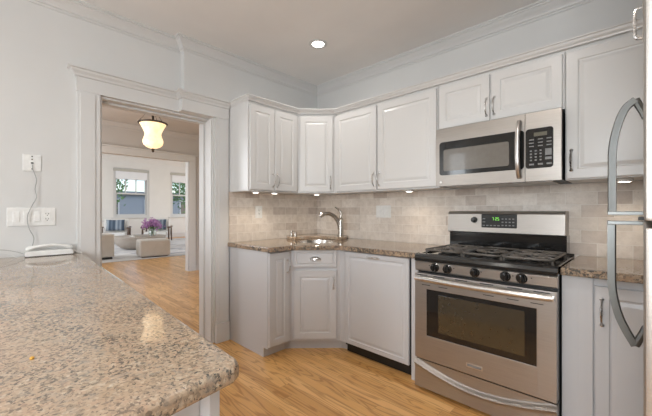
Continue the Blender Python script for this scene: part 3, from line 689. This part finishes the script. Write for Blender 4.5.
# oven door
bm = bmesh.new(); wz0, wz1, wx0, wx1 = 0.460, 0.752, 0.083, 0.678
z0, z1 = 0.305, 0.848
bx(bm, 0.003, wx0, -0.030, 0.018, z0, z1, 0.003); bx(bm, wx1, W-0.003, -0.030, 0.018, z0, z1, 0.003); bx(bm, wx0-0.003, wx1+0.003, -0.0298, 0.018, z0, wz0, 0.003); bx(bm, wx0-0.003, wx1+0.003, -0.0298, 0.018, wz1, z1, 0.003)
od = obj('oven_door', bm, 'steel', t)
bm = bmesh.new(); bx(bm, wx0-0.002, wx1+0.002, -0.028, -0.006, wz0-0.002, wz1+0.002, 0.002); obj('window_border', bm, 'black', od)
bm = bmesh.new(); bx(bm, 0.160, 0.625, -0.0290, -0.0275, wz0+0.035, wz1-0.025, 0.0005); obj('window_glass', bm, 'ovenglass', od)
for x in (0.055, 0.165, 0.30, 0.44, 0.58, 0.70): obj('vent_slot', B(x-0.035, x+0.035, -0.0312, -0.028, 0.836, 0.841), 'slot', od)
for x in (0.08, 0.19, 0.45, 0.57, 0.68): obj('vent_slot', B(x-0.028, x+0.028, -0.0312, -0.028, 0.776, 0.780), 'slot', od)
bm = bmesh.new(); bx(bm, 0.330, 0.420, -0.033, -0.029, 0.347, 0.372, 0.001); bd = obj('badge', bm, 'steel_h', od, label='small polished badge plate')
bm = bmesh.new(); bx(bm, 0.336, 0.414, -0.0337, -0.0325, 0.353, 0.366, 0.0003); obj('badge_inset', bm, 'button', bd)
bm = bmesh.new(); pts = []
for k in range(21):
    u = k/20; pts.append((0.018+u*(W-0.036), -0.048-0.030*math.sin(PI*u)**0.7, 0.820-0.016*math.sin(PI*u)*0+0.0))
tube(bm, pts, 0.0165, 14)
for x in (0.024, W-0.024): bx(bm, x-0.014, x+0.014, -0.050, -0.028, 0.806, 0.834, 0.004)
obj('door_handle', bm, 'steel_h', od, True)
# storage drawer with bowed grip
bm = bmesh.new(); nx, nz = 40, 44; V = []
for i in range(nx+1):
    r = []
    for j in range(nz+1):
        u, v = i/nx, j/nz; arc_v = 0.90-0.42*math.sin(PI*u) ; dist = (v-arc_v)
        y = -0.030
        if dist > 0: y += min(0.016, dist*0.16)
        y -= 0.012*math.exp(-(dist/0.07)**2)
        r.append(bm.verts.new((0.003+u*(W-0.006), y, 0.122+v*(0.292-0.122))))
    V.append(r)
for i in range(nx):
    for j in range(nz): bm.faces.new((V[i][j], V[i+1][j], V[i+1][j+1], V[i][j+1]))
ex = bmesh.ops.extrude_edge_only(bm, edges=[e for e in bm.edges if e.is_boundary]); nv = [g for g in ex['geom'] if isinstance(g, bmesh.types.BMVert)]
for v in nv: v.co.y = 0.018
obj('storage_drawer', bm, 'steel', t, True)
# burners and grates
burn = [(0.155, 0.125), (0.155, 0.375), (0.383, 0.25), (0.611, 0.125), (0.611, 0.375)]
for i, (x, y) in enumerate(burn):
    bm = bmesh.new(); r = 0.045 if i != 2 else 0.038
    lathe(bm, [(r+0.018, 0.0), (r+0.014, 0.006), (r, 0.008), (r-0.003, 0.014), (r+0.001, 0.016), (r+0.001, 0.022), (r-0.006, 0.025), (0.0, 0.026)], (x, y, 0.962), 24); obj('burner', bm, 'blackmat', t, True)
def grate(x0, x1, cs):
    bm = bmesh.new(); z = 0.992; r = 0.0065; y0, y1 = 0.035, 0.465
    fr_ = smoothpts([(x0+0.02, y0, z), (x1-0.02, y0, z)], 2)
    cor = 0.025
    loop_ = [(x0+cor, y0), (x1-cor, y0), (x1-cor*0.3, y0+cor*0.3), (x1, y0+cor), (x1, y1-cor), (x1-cor*0.3, y1-cor*0.3), (x1-cor, y1), (x0+cor, y1), (x0+cor*0.3, y1-cor*0.3), (x0, y1-cor), (x0, y0+cor), (x0+cor*0.3, y0+cor*0.3), (x0+cor, y0)]
    tube(bm, [(a, b, z) for a, b in loop_], r, 6, caps=False)
    for (cx, cy) in cs:
        rr = min(0.085, (x1-x0)/2-0.012)
        tube(bm, [(cx+rr*math.cos(2*PI*k/20), cy+rr*math.sin(2*PI*k/20), z+0.001) for k in range(21)], r*0.85, 6, caps=False)
        for a in range(4):
            an = PI/4+a*PI/2; tube(bm, [(cx+0.030*math.cos(an), cy+0.030*math.sin(an), z+0.003), (cx+rr*math.cos(an), cy+rr*math.sin(an), z+0.002)], r*0.85, 6)
            an = a*PI/2; e = ((x1-cx-r) if a == 0 else (cx-x0-r) if a == 2 else min(0.115, 0.5)); tube(bm, [(cx+0.045*math.cos(an), cy+0.045*math.sin(an), z+0.002), (cx+e*math.cos(an), cy+e*math.sin(an), z)], r*0.85, 6)
    tube(bm, [(x0, (y0+y1)/2, z), (x1, (y0+y1)/2, z)], r*0.85, 6) if len(cs) == 2 else None
    for lx in (x0, x1):
        for ly in (y0+0.03, y1-0.03): tube(bm, [(lx, ly, z), (lx, ly, 0.9625)], 0.006, 6)
    obj('grate', bm, 'iron', t, True)
grate(0.035, 0.265, burn[:2]); grate(0.280, 0.486, burn[2:3]); grate(0.501, 0.731, burn[3:])

# ---------------------------------------------------------------- microwave
t = thing('microwave', 'stainless steel over-the-range microwave with black window and keypad', 'microwave', (1.620, -0.005, 0))
MZ0, MZ1, MW, MD = 1.418, 1.818, 0.728, 0.385
bm = bmesh.new(); bx(bm, 0.004, MW-0.004, -MD, 0, MZ0+0.004, MZ1-0.002); obj('body', bm, 'blackmat', t)
bm = bmesh.new(); bx(bm, 0.05, MW-0.05, -0.33, -0.06, MZ0-0.004, MZ0+0.004, 0.002); obj('bottom_grille', bm, 'steel', t)
def pillow(bm, x0, x1, z0, z1, y0, bulge=0.005, th=0.02):
    n = 12; V = []
    for j in range(n+1):
        v = j/n; e = bulge*(1-abs(2*v-1)**3); V.append((y0-e, z0+v*(z1-z0)))
    pr = V+[(y0+th, z1), (y0+th, z0)]
    rings(bm, [[(x, y, z) for y, z in pr] for x in (x0, x1)])
bm = bmesh.new(); pillow(bm, 0.0, 0.551, MZ0, MZ1, -MD-0.018); md = obj('door', bm, 'steel', t)
bm = bmesh.new(); pillow(bm, 0.554, MW, MZ0, MZ1, -MD-0.018); mp = obj('control_side', bm, 'steel', t)
def rrect(bm, x0, x1, z0, z1, y0, y1, r, n=5):
    L = []
    for cx, cz, a0 in ((x1-r, z1-r, 0), (x0+r, z1-r, 90), (x0+r, z0+r, 180), (x1-r, z0+r, 270)):
        for k in range(n+1): a = math.radians(a0+90*k/n); L.append((cx+r*math.cos(a), cz+r*math.sin(a)))
    rings(bm, [[(x, y, z) for x, z in L] for y in (y0, y1)])
yb = -MD-0.0245
bm = bmesh.new(); rrect(bm, 0.028, 0.549, 1.492, 1.722, yb, yb+0.02, 0.02); wb = obj('window_border', bm, 'black', md)
bm = bmesh.new(); rrect(bm, 0.058, 0.468, 1.520, 1.668, yb-0.0008, yb+0.01, 0.012); obj('window_mesh', bm, 'mwglass', wb)
bm = bmesh.new(); rrect(bm, 0.556, 0.692, 1.492, 1.722, yb, yb+0.02, 0.016); kp = obj('keypad', bm, 'black', mp)
bm = bmesh.new(); bx(bm, 0.598, 0.662, yb-0.001, yb+0.002, 1.676, 1.698); obj('display', bm, 'lcd', kp)
bm = bmesh.new()
for i, z in enumerate((1.655, 1.636, 1.617)):
    for x in (0.574, 0.618, 0.660): bx(bm, x, x+0.024, yb-0.0008, yb+0.002, z, z+0.006)
for i in range(4):
    for x in (0.578, 0.602, 0.626): bx(bm, x, x+0.010, yb-0.0008, yb+0.002, 1.589-i*0.018, 1.597-i*0.018)
for x in (0.574, 0.618, 0.660): bx(bm, x, x+0.024, yb-0.0008, yb+0.002, 1.510, 1.520)
obj('buttons', bm, 'button', kp)
bm = bmesh.new(); bx(bm, 0.653, 0.684, yb-0.0008, yb+0.002, 1.562, 1.600, 0.0003); bx(bm, 0.653, 0.684, yb-0.0008, yb+0.002, 1.538, 1.553, 0.0003); obj('start_button', bm, 'button', kp)
bm = bmesh.new(); pts = []
for k in range(15):
    u = -1+2*k/14; pts.append((0.523, -MD-0.026-0.042*(1-abs(u)**3.2), 1.610+u*0.168))
tube(bm, pts, 0.0135, 10, sq=(1.0, 0.7)); obj('handle', bm, 'steel_h', md, True)
bm = bmesh.new(); lathe(bm, [(0.008, 0), (0.008, -0.002), (0, -0.0025)], (0.038, -MD-0.0235, 1.445), 16, 'y'); obj('emblem', bm, 'plastic', md, label='small round light grey emblem')

# ---------------------------------------------------------------- refrigerator
t = thing('refrigerator', 'stainless steel top-freezer refrigerator at the right edge', 'refrigerator', (2.672, -1.80, 0))
FL = 0.80; FT = 1.80; SEAM = 1.222
bm = bmesh.new(); bx(bm, 0.075, 0.76, 0.004, FL-0.004, 0.15, FT-0.01, 0.004); bx(bm, 0.10, 0.74, 0.03, FL-0.03, G, 0.15); obj('body', bm, 'steel_dark', t)
def fdoor(z0, z1, name):
    bm = bmesh.new(); bx(bm, 0.0, 0.068, 0.0, FL, z0, z1, 0.006, 3); return obj(name, bm, 'steel', t)
fz = fdoor(SEAM+0.005, FT, 'freezer_door'); fd = fdoor(0.17, SEAM-0.007, 'fridge_door')
def fhandle(parent, z_seam, z_end, sgn):
    # strap bar: held off the door at the seam, sweeping back to the door at its far end
    yh = FL-0.035; bm = bmesh.new(); n = 22; loops = []
    path = smoothpts([(-0.082, z_seam), (-0.082, z_seam+sgn*0.14), (-0.080, z_seam+sgn*0.24), (-0.066, z_seam+sgn*0.32), (-0.046, z_seam+sgn*0.375), (-0.020, z_end)], 6)
    P = [Vector((p[0], 0, p[1])) if False else Vector((p.x, p.y)) for p in [Vector((a[0], a[1], 0)) for a in path]]
    for i, p in enumerate(P):
        d = (P[min(i+1, len(P)-1)]-P[max(i-1, 0)]).normalized(); nrm = Vector((-d.y, d.x)); th = 0.012; w = 0.012
        loops.append([(p.x+nrm.x*a, yh+b, p.y+nrm.y*a) for a, b in ((-th, -w), (th*0.7, -w*0.85), (th, 0), (th*0.7, w*0.85), (-th, w))])
    rings(bm, loops); 
    tube(bm, [(-0.020, yh, z_end), (0.0, yh, z_end-sgn*0.05), (0.006, yh, z_end-sgn*0.07)], [0.012, 0.011, 0.010], 8)
    bx(bm, -0.094, 0.002, yh-0.014, yh+0.014, z_seam-0.006, z_seam+0.008, 0.002)
    obj('handle', bm, 'steel_dark', parent)
fhandle(fz, SEAM+0.014, 1.635, 1); fhandle(fd, SEAM-0.020, 0.775, -1)
bm = bmesh.new(); bx(bm, -0.012, 0.03, FL-0.22, FL-0.06, SEAM-0.006, SEAM+0.004, 0.001); obj('seam_hinge', bm, 'blackmat', t)
t = thing('over_fridge_cabinet', 'cabinet above the refrigerator at the right edge', 'cabinet', (2.690, -1.80, 0))
obj('body', B(0.0, 0.74, 0.0, FL, 1.83, 2.45, bev=0.002), 'cab', t)
d = obj('door', B(-0.02, -0.001, 0.01, FL-0.005, 1.84, 2.44, bev=0.002), 'cab', t)
bm = bmesh.new(); tube(bm, smoothpts([(-0.02, FL-0.03, 1.845), (-0.038, FL-0.03, 1.855), (-0.040, FL-0.03, 1.90), (-0.038, FL-0.03, 1.945), (-0.02, FL-0.03, 1.955)], 4), 0.006, 8); obj('handle', bm, 'chrome', d, True)

# ---------------------------------------------------------------- faucet & dispenser
LZ = CT+0.0285
t = thing('kitchen_faucet', 'brushed nickel single-lever faucet arching over the corner sink', 'faucet', (0.505, -0.165, LZ))
dirv = Vector((-0.06, -0.25, 0)).normalized(); dirv = (Vector((SC[0], SC[1], 0))-Vector((0.50, -0.175, 0))); dirv = Vector((-0.55, -0.83, 0)).normalized()
bm = bmesh.new(); lathe(bm, [(0.034, 0), (0.034, 0.008), (0.028, 0.014), (0.026, 0.10), (0.026, 0.15), (0.024, 0.172), (0.014, 0.182), (0.0, 0.184)], (0, 0, 0), 24); obj('base', bm, 'nickel', t, True)
bm = bmesh.new(); pp = smoothpts([dirv*0.005+Vector((0, 0, 0.07)), dirv*0.02+Vector((0, 0, 0.13)), dirv*0.06+Vector((0, 0, 0.190)), dirv*0.115+Vector((0, 0, 0.222)), dirv*0.165+Vector((0, 0, 0.222))], 6)
tube(bm, pp, [0.023-0.006*i/(len(pp)-1) for i in range(len(pp))], 14); obj('spout', bm, 'nickel', t, True)
bm = bmesh.new(); pp = [dirv*0.160+Vector((0, 0, 0.223)), dirv*0.178+Vector((0, 0, 0.220)), dirv*0.208+Vector((0, 0, 0.206)), dirv*0.216+Vector((0, 0, 0.199))]; tube(bm, pp, [0.017, 0.022, 0.025, 0.020], 14); obj('spray_head', bm, 'chrome', t, True)
bm = bmesh.new(); pp = smoothpts([Vector((0, 0, 0.185)), Vector((0.005, 0.0, 0.225)), dirv*0.02+Vector((0, 0, 0.262)), dirv*0.06+Vector((0, 0, 0.290))], 5)
tube(bm, pp, [0.014-0.008*i/(len(pp)-1) for i in range(len(pp))], 10); obj('lever', bm, 'nickel', t, True)
t = thing('soap_dispenser', 'small metal soap dispenser on the granite ledge left of the sink', 'soap dispenser', (0.135, -0.495, LZ))
bm = bmesh.new(); lathe(bm, [(0.020, 0), (0.020, 0.006), (0.012, 0.010), (0.011, 0.035), (0.016, 0.040), (0.016, 0.052), (0.0, 0.054)], (0, 0, 0), 16); obj('pump', bm, 'nickel', t, True)
bm = bmesh.new(); tube(bm, [(0, 0, 0.046), (0.035, -0.01, 0.050), (0.048, -0.014, 0.040)], 0.005, 8); obj('nozzle', bm, 'chrome', t, True)
t = thing('sink_stopper_holder', 'short metal air gap cap on the granite ledge beside the soap dispenser', 'air gap', (0.155, -0.46, LZ))
bm = bmesh.new(); lathe(bm, [(0.015, 0), (0.015, 0.030), (0.011, 0.038), (0.0, 0.040)], (0, 0, 0), 16); obj('cap', bm, 'nickel', t, True)

# ---------------------------------------------------------------- wall plates (local frame: face towards -y)
def plate(name, label, cat, loc, rz, w, h, items):
    t = thing(name, label, cat, loc, rz)
    obj('cover_plate', B(-w/2, w/2, -0.007, 0, -h/2, h/2, bev=0.0025), 'plastic', t)
    for kind, x in items:
        if kind == 'rocker':
            bm = bmesh.new(); bx(bm, x-0.0165, x+0.0165, -0.0085, -0.004, -0.033, 0.033, 0.001); bx(bm, x-0.0145, x+0.0145, -0.012, -0.006, -0.030, 0.002, 0.002); bx(bm, x-0.0145, x+0.0145, -0.010, -0.006, -0.001, 0.030, 0.002)
            obj('rocker_switch', bm, 'plastic', t)
        elif kind == 'outlet':
            o_ = obj('receptacle', B(x-0.0165, x+0.0165, -0.0095, -0.004, -0.033, 0.033, bev=0.001), 'plastic', t)
            bm = bmesh.new()
            for z in (-0.017, 0.015):
                bx(bm, x-0.008, x-0.0055, -0.0099, -0.009, z, z+0.009); bx(bm, x+0.0055, x+0.008, -0.0099, -0.009, z, z+0.009); lathe(bm, [(0.0028, 0), (0.0028, -0.0006), (0, -0.0006)], (x, -0.0094, z-0.006), 8, 'y')
            obj('slots', bm, 'slot', o_)
    return t
plate('switch_plate', 'wide white four-gang plate with three rocker switches and an outlet above the peninsula', 'switch', (-0.07, -2.424, 1.209), PI/2, 0.226, 0.112, [('rocker', -0.072), ('rocker', -0.024), ('rocker', 0.024), ('outlet', 0.072)])
t = plate('phone_jack', 'square white phone jack plate with a cord above the switch plate', 'wall jack', (-0.07, -2.424, 1.545), PI/2, 0.086, 0.104, [])
bm = bmesh.new(); bx(bm, -0.010, 0.010, -0.014, -0.006, -0.010, 0.012, 0.001); obj('socket', bm, 'plastic', t)
bm = bmesh.new()
bx(bm, -0.006, 0.006, -0.0155, -0.013, -0.006, 0.003); obj('socket_opening', bm, 'slot', t)
for z in (-0.038, 0.040, 0.022):
    bm = bmesh.new(); lathe(bm, [(0.004, 0), (0.004, -0.002), (0, -0.002)], (0, -0.007, z), 10, 'y'); obj('screw', bm, 'slot', t)
plate('outlet_plate', 'white outlet on the tiled wall under the two-door cabinet by the doorway', 'outlet', (0.0105, -0.801, 1.235), PI/2, 0.075, 0.118, [('outlet', 0)])
plate('switch_plate', 'white three-gang switch plate on the tiled wall right of the faucet', 'switch', (0.910, -0.0105, 1.240), 0, 0.165, 0.115, [('rocker', -0.046), ('rocker', 0), ('rocker', 0.046)])

# ---------------------------------------------------------------- phone and cords on the peninsula
PZ = 0.9665
t = thing('telephone', 'white slim corded telephone lying against the wall on the peninsula', 'telephone', (-0.012, -2.345, PZ), PI/2)
bm = bmesh.new()
pr = [(-0.115, 0.0), (-0.117, 0.020), (-0.112, 0.034), (0.108, 0.034), (0.116, 0.022), (0.115, 0.0)]
rings(bm, [[(x, y, z) for x, z in pr] for y in (-0.038, 0.042)]); bmesh.ops.bevel(bm, geom=list(bm.edges), offset=0.004, segments=2, affect='EDGES'); obj('base', bm, 'plastic', t, True)
bm = bmesh.new(); n = 20; L = []
for k in range(n+1):
    u = -1+2*k/n; zc = 0.064-0.021*u*u; h = 0.009+0.010*abs(u)**4; wd = 0.022+0.004*abs(u)**4
    if k in (0, n): h *= 0.6; wd *= 0.7
    L.append([(u*0.112, wd*math.cos(2*PI*j/12), zc+h*math.sin(2*PI*j/12)) for j in range(12)])
rings(bm, L); obj('handset', bm, 'plastic', t, True)
bm = bmesh.new(); bx(bm, -0.117, 0.117, -0.0395, -0.037, 0.001, 0.004); obj('foot_strip', bm, 'slot', t)
phone = t
def phonecord(bm, mat):
    o = obj('phone_cord', bm, mat, phone, True); o.data.transform((Matrix.Translation((-0.012, -2.345, PZ)) @ Matrix.Rotation(PI/2, 4, 'Z')).inverted()); return o
wx = -0.058
bm = bmesh.new(); tube(bm, smoothpts([(wx+0.003, -2.424, 1.535), (wx+0.008, -2.420, 1.50), (wx+0.02, -2.405, 1.44), (wx+0.016, -2.412, 1.38), (wx+0.02, -2.405, 1.33), (wx+0.02, -2.425, 1.28), (wx+0.02, -2.448, 1.21), (wx+0.02, -2.440, 1.14), (wx+0.02, -2.418, 1.08), (wx+0.012, -2.425, 1.025), (wx+0.010, -2.437, 1.000)], 5), 0.0022, 6)
phonecord(bm, 'cord')
bm = bmesh.new(); tube(bm, smoothpts([(-0.03, -2.72, PZ+0.004), (-0.04, -2.62, PZ+0.045), (-0.03, -2.56, PZ+0.050), (-0.02, -2.50, PZ+0.035), (-0.012, -2.463, PZ+0.018)], 5), 0.002, 6)
phonecord(bm, 'cord')
bm = bmesh.new(); tube(bm, smoothpts([(0.02, -2.80, PZ+0.002), (0.0, -2.60, PZ+0.028), (-0.005, -2.53, PZ+0.022), (0.01, -2.50, PZ+0.003), (0.005, -2.466, PZ+0.003)], 5), 0.0018, 6)
phonecord(bm, 'cordlt')
bm = bmesh.new(); tube(bm, smoothpts([(-0.060, -2.250, PZ+0.022), (-0.045, -2.222, PZ+0.019), (-0.025, -2.200, PZ+0.006), (0.000, -2.186, PZ+0.005), (0.02, -2.188, PZ+0.005)], 5), 0.0045, 8)
tag(obj('power_cord', bm, 'plastic', smooth=True), 'short white plug lead on the peninsula between telephone and door casing', 'cord')
bm = bmesh.new(); lathe(bm, [(0.0, 0), (0.005, 0.0), (0.006, 0.002), (0.003, 0.004), (0.0, 0.0045)], (0, 0, 0), 7, sx=1.2, sy=0.7); o = obj('crumb', bm, 'crumb'); tag(o, 'tiny orange crumb on the foreground granite', 'crumb'); o.location = (1.844, -2.554, PZ)

# ---------------------------------------------------------------- ceiling downlights
def downlight(x, y, lab, power=24):
    t = thing('recessed_light', lab, 'ceiling light', (x, y, CH-0.0005), 0, 'recessed kitchen ceiling lights')
    bm = bmesh.new(); lathe(bm, [(0.058, 0.0), (0.078, 0.0), (0.078, -0.003), (0.063, -0.006), (0.058, -0.004)], (0, 0, 0), 28); obj('trim_ring', bm, 'trim', t, True)
    bm = bmesh.new(); lathe(bm, [(0.0, -0.001), (0.0575, -0.001), (0.050, -0.004), (0.0, -0.005)], (0, 0, 0), 28); obj('lens', bm, 'bulb', t, True)
    l = bpy.data.lights.new('downlight_lamp', 'SPOT'); l.energy = power; l.color = (1.0, 0.945, 0.89); l.spot_size = math.radians(165); l.spot_blend = 1.0; l.shadow_soft_size = 0.05
    lo = bpy.data.objects.new('downlight_lamp', l); COL.objects.link(lo); lo.location = (0, 0, -0.02); lo.parent = t
downlight(0.733, -0.707, 'round recessed ceiling light over the sink corner', 11)
downlight(2.15, -1.55, 'round recessed ceiling light in front of the stove, beyond the top of the picture')
downlight(1.25, -3.3, 'round recessed ceiling light over the peninsula, beyond the top of the picture')

# ---------------------------------------------------------------- hall pendant
t = thing('pendant_lamp', 'amber glass bell pendant lamp with bronze rim hanging in the hall', 'pendant lamp', (-2.28, -1.005, 2.475)); t.scale = (0.885,)*3
bm = bmesh.new(); lathe(bm, [(0.198, 0.0), (0.192, -0.01), (0.170, -0.045), (0.142, -0.10), (0.120, -0.155), (0.118, -0.185), (0.130, -0.225), (0.147, -0.265), (0.148, -0.30), (0.132, -0.34), (0.10, -0.37), (0.05, -0.392), (0.0, -0.398)], (0, 0, 0), 32); obj('glass_bowl', bm, 'lampglass', t, True)
bm = bmesh.new(); lathe(bm, [(0.196, -0.012), (0.213, -0.006), (0.217, 0.004), (0.205, 0.014), (0.196, 0.008)], (0, 0, 0), 32); obj('rim', bm, 'bronze', t, True)
bm = bmesh.new(); lathe(bm, [(0.0, -0.396), (0.022, -0.398), (0.028, -0.41), (0.016, -0.425), (0.022, -0.437), (0.012, -0.45), (0.0, -0.462)], (0, 0, 0), 16); obj('finial', bm, 'bronze', t, True)
bm = bmesh.new(); lathe(bm, [(0.0, 0.253), (0.07, 0.253), (0.06, 0.235), (0.02, 0.175), (0.018, 0.10), (0.012, 0.02), (0.012, -0.06), (0.0, -0.06)], (0, 0, 0), 16); obj('ceiling_stem', bm, 'bronze', t, True)
for a in (20, 140, 260):
    a = math.radians(a); bm = bmesh.new(); p0 = Vector((0.205*math.cos(a), 0.205*math.sin(a), 0.01)); p1 = Vector((0.05*math.cos(a), 0.05*math.sin(a), 0.235)); pts = []
    for k in range(15):
        p = p0.lerp(p1, k/14); pts.append(p+Vector((0, 0, -0.012*math.sin(PI*k/14))))
    tube(bm, pts, [0.0035+(0.0025 if k % 2 else 0) for k in range(15)], 6); obj('chain', bm, 'nickel', t, True)
# ---------------------------------------------------------------- living room furniture
LK = 0.9197
def LV(x, y): return (2.67+LK*(x-2.67), -2.61+LK*(y+2.61))
bm = bmesh.new(); prism(bm, [(-11.2, -2.9), (-5.81, -2.9), (-5.81, 3.1), (-11.2, 3.1)], G+0.0005, G+0.014, 0.004); tag(obj('area_rug', bm, 'rug'), 'pale rug with grey dashes on the living room floor', 'rug')
def softbox(bm, x0, x1, y0, y1, z0, z1, r=0.05): bx(bm, x0, x1, y0, y1, z0, z1, r, 4)
RZ = G+0.015
t = thing('ottoman', 'cream upholstered cube ottoman in front of the coffee table', 'ottoman', (*LV(-6.95, 0.53), RZ), math.radians(-8)); t.scale = (LK,)*3
bm = bmesh.new(); softbox(bm, -0.36, 0.30, -0.38, 0.36, 0.02, 0.46, 0.06); obj('cushion_body', bm, 'cream', t, True)
obj('base', B(-0.30, 0.24, -0.32, 0.30, 0.0, 0.03), 'darkwood', t)
t = thing('sofa', 'cream upholstered sofa end cut off by the doorway casing', 'sofa', (*LV(-7.35, -1.15), RZ)); t.scale = (LK,)*3
bm = bmesh.new(); softbox(bm, -0.45, 0.30, -1.2, 0.78, 0.05, 0.64, 0.05); obj('seat_body', bm, 'cream', t, True)
obj('base', B(-0.40, 0.26, -1.1, 0.74, 0.0, 0.05), 'slot', t)
# coffee table: tapered drum
t = thing('coffee_table', 'round weathered wood drum coffee table on the rug', 'coffee table', (*LV(-9.25, 0.86), RZ)); t.scale = (LK,)*3
bm = bmesh.new(); lathe(bm, [(0.42, 0.0), (0.52, 0.03), (0.66, 0.14), (0.74, 0.28), (0.76, 0.37), (0.0, 0.37)], (0, 0, 0), 36); obj('base', bm, 'tablewood', t, True)
bm = bmesh.new(); lathe(bm, [(0.0, 0.371), (0.775, 0.371), (0.785, 0.385), (0.775, 0.405), (0.0, 0.405)], (0, 0, 0), 36); obj('tabletop', bm, 'tablewood', t, True)
TZ = RZ+0.4055*LK+0.0005
t = thing('flower_vase', 'round clear glass vase on the coffee table', 'vase', (*LV(-9.15, 1.20), TZ)); t.scale = (LK,)*3
bm = bmesh.new(); lathe(bm, [(0.0, 0.0), (0.09, 0.0), (0.125, 0.07), (0.115, 0.16), (0.085, 0.21), (0.095, 0.24), (0.088, 0.24), (0.078, 0.21), (0.108, 0.16), (0.117, 0.07), (0.085, 0.01), (0.0, 0.008)], (0, 0, 0), 28); obj('glass_body', bm, 'vase', t, True)
t = thing('flower_bouquet', 'big bunch of purple lilac flowers standing in the glass vase', 'flowers', (*LV(-9.15, 1.20), TZ+0.02)); t.scale = (LK,)*3
rnd = random.Random(4); bm = bmesh.new(); bl = bmesh.new(); bf = bmesh.new()
for k in range(26):
    a = rnd.uniform(0, 2*PI); r = 0.32*rnd.random()**0.6; top = Vector((r*math.cos(a), r*math.sin(a), 0.36+0.16*rnd.random()-r*0.35))
    tube(bm, smoothpts([(0.03*math.cos(a), 0.03*math.sin(a), 0.02), (0.04*math.cos(a), 0.04*math.sin(a), 0.19), top], 3), 0.005, 5)
    for q in range(26):
        p = top+Vector((rnd.gauss(0, 0.045), rnd.gauss(0, 0.045), rnd.gauss(0.0, 0.05)))
        bmesh.ops.create_icosphere(bf, subdivisions=1, radius=rnd.uniform(0.012, 0.024), matrix=Matrix.Translation(p))
    for q in range(3):
        p = top*0.85+Vector((rnd.gauss(0, 0.05), rnd.gauss(0, 0.05), -0.05)); d = Vector((rnd.uniform(-1, 1), rnd.uniform(-1, 1), rnd.uniform(-0.3, 0.6))).normalized()*0.06; w = d.cross(Vector((0, 0, 1))).normalized()*0.022
        bl.faces.new([bl.verts.new(p-d), bl.verts.new(p+w), bl.verts.new(p+d), bl.verts.new(p-w)])
obj('stems', bm, 'leaf', t); obj('blossoms', bf, 'flower', t); obj('leaves', bl, 'leaf', t)
for i, (z, a, w_, lab) in enumerate(((0.0, 0.2, 0.16, 'closed book lying on the coffee table, bottom of the two'), (0.0315*LK, -0.15, 0.14, 'smaller closed book lying on top of the other book'))):
    t = thing('book', lab, 'book', (*LV(-9.0, 0.66), TZ+z), a, 'books on the coffee table'); t.scale = (LK,)*3
    bm = bmesh.new(); bx(bm, -w_, w_, -w_*0.72, w_*0.72, 0, 0.004); bx(bm, -w_, w_, -w_*0.72, w_*0.72, 0.026, 0.030); bx(bm, -w_, -w_+0.004, -w_*0.72, w_*0.72, 0.004, 0.026); obj('cover', bm, 'book', t)
    obj('pages', B(-w_+0.005, w_-0.006, -w_*0.70, w_*0.70, 0.0045, 0.0255), 'page', t)
# armchairs with dark wood frames, facing the kitchen
def armchair(loc, rz, label):
    t = thing('armchair', label, 'armchair', loc, rz, 'armchairs by the far wall'); t.scale = (LK,)*3
    bm = bmesh.new(); softbox(bm, -0.42, 0.40, -0.40, 0.40, 0.17, 0.42, 0.06); obj('seat', bm, 'creamlt', t, True)
    bm = bmesh.new(); softbox(bm, -0.12, 0.12, -0.40, 0.40, -0.36, 0.36, 0.06); bmesh.ops.rotate(bm, cent=(0, 0, 0), matrix=Matrix.Rotation(math.radians(-16), 3, 'Y'), verts=bm.verts); bmesh.ops.translate(bm, vec=(-0.42, 0, 0.56), verts=bm.verts); obj('backrest', bm, 'creamlt', t, True)
    for s in (-1, 1):
        bm = bmesh.new(); tube(bm, smoothpts([(-0.45, s*0.46, 0.60), (-0.1, s*0.47, 0.56), (0.30, s*0.47, 0.60), (0.46, s*0.47, 0.58)], 5), 0.04, 10, sq=(1.2, 0.6)); obj('armrest', bm, 'darkwood', t, True)
        for (xa, xb, nm) in ((0.36, 0.30, 'leg'), (-0.36, -0.46, 'leg')):
            bm = bmesh.new(); tube(bm, [(xb, s*0.46, 0.0), (xa, s*0.46, 0.30), (xa*0.95, s*0.465, 0.57)], [0.022, 0.034, 0.028], 10); obj(nm, bm, 'darkwood', t, True)
    return t
def cushion(loc, rz, tilt, label):
    bm = bmesh.new(); n = 12; G = []
    for sgn in (1, -1):
        g = []
        for i in range(n+1):
            r = []
            for j in range(n+1):
                u, v = -1+2*i/n, -1+2*j/n; th = 0.085*((1-u**4)*(1-v**4))**0.5*sgn
                r.append(bm.verts.new((th, u*0.28*(1-0.06*(1-abs(v))), v*0.20*(1-0.06*(1-abs(u))))))
            g.append(r)
        G.append(g)
        for i in range(n):
            for j in range(n): bm.faces.new((g[i][j], g[i+1][j], g[i+1][j+1], g[i][j+1]))
    bmesh.ops.remove_doubles(bm, verts=bm.verts, dist=0.0005)
    o = obj('throw_pillow', bm, 'stripe', smooth=True); o.location = loc; o.rotation_euler = (0, tilt, rz); tag(o, label, 'pillow', 'striped pillows on the armchairs'); return o
A1, A2 = LV(-11.75, 0.72), LV(-11.35, 2.10)
armchair((A1[0], A1[1], RZ), math.radians(-20), 'cream armchair with dark wood arms left of the coffee table')
armchair((A2[0], A2[1], RZ), math.radians(-28), 'cream armchair with dark wood arms behind the purple flowers')
def onchair(A, a, dx, dz): return (A[0]+dx*math.cos(a), A[1]+dx*math.sin(a), RZ+dz*LK)
cushion(onchair(A1, math.radians(-20), -0.14, 0.68), math.radians(-20), math.radians(-14), 'blue grey striped pillow on the left armchair')
cushion(onchair(A2, math.radians(-28), -0.14, 0.68), math.radians(-28), math.radians(-14), 'blue grey striped pillow on the armchair behind the flowers')

# the floor was built at z = G: lower the whole place so the floor lies at zero
for o in list(S.objects):
    if o.parent is None: o.location.z -= G
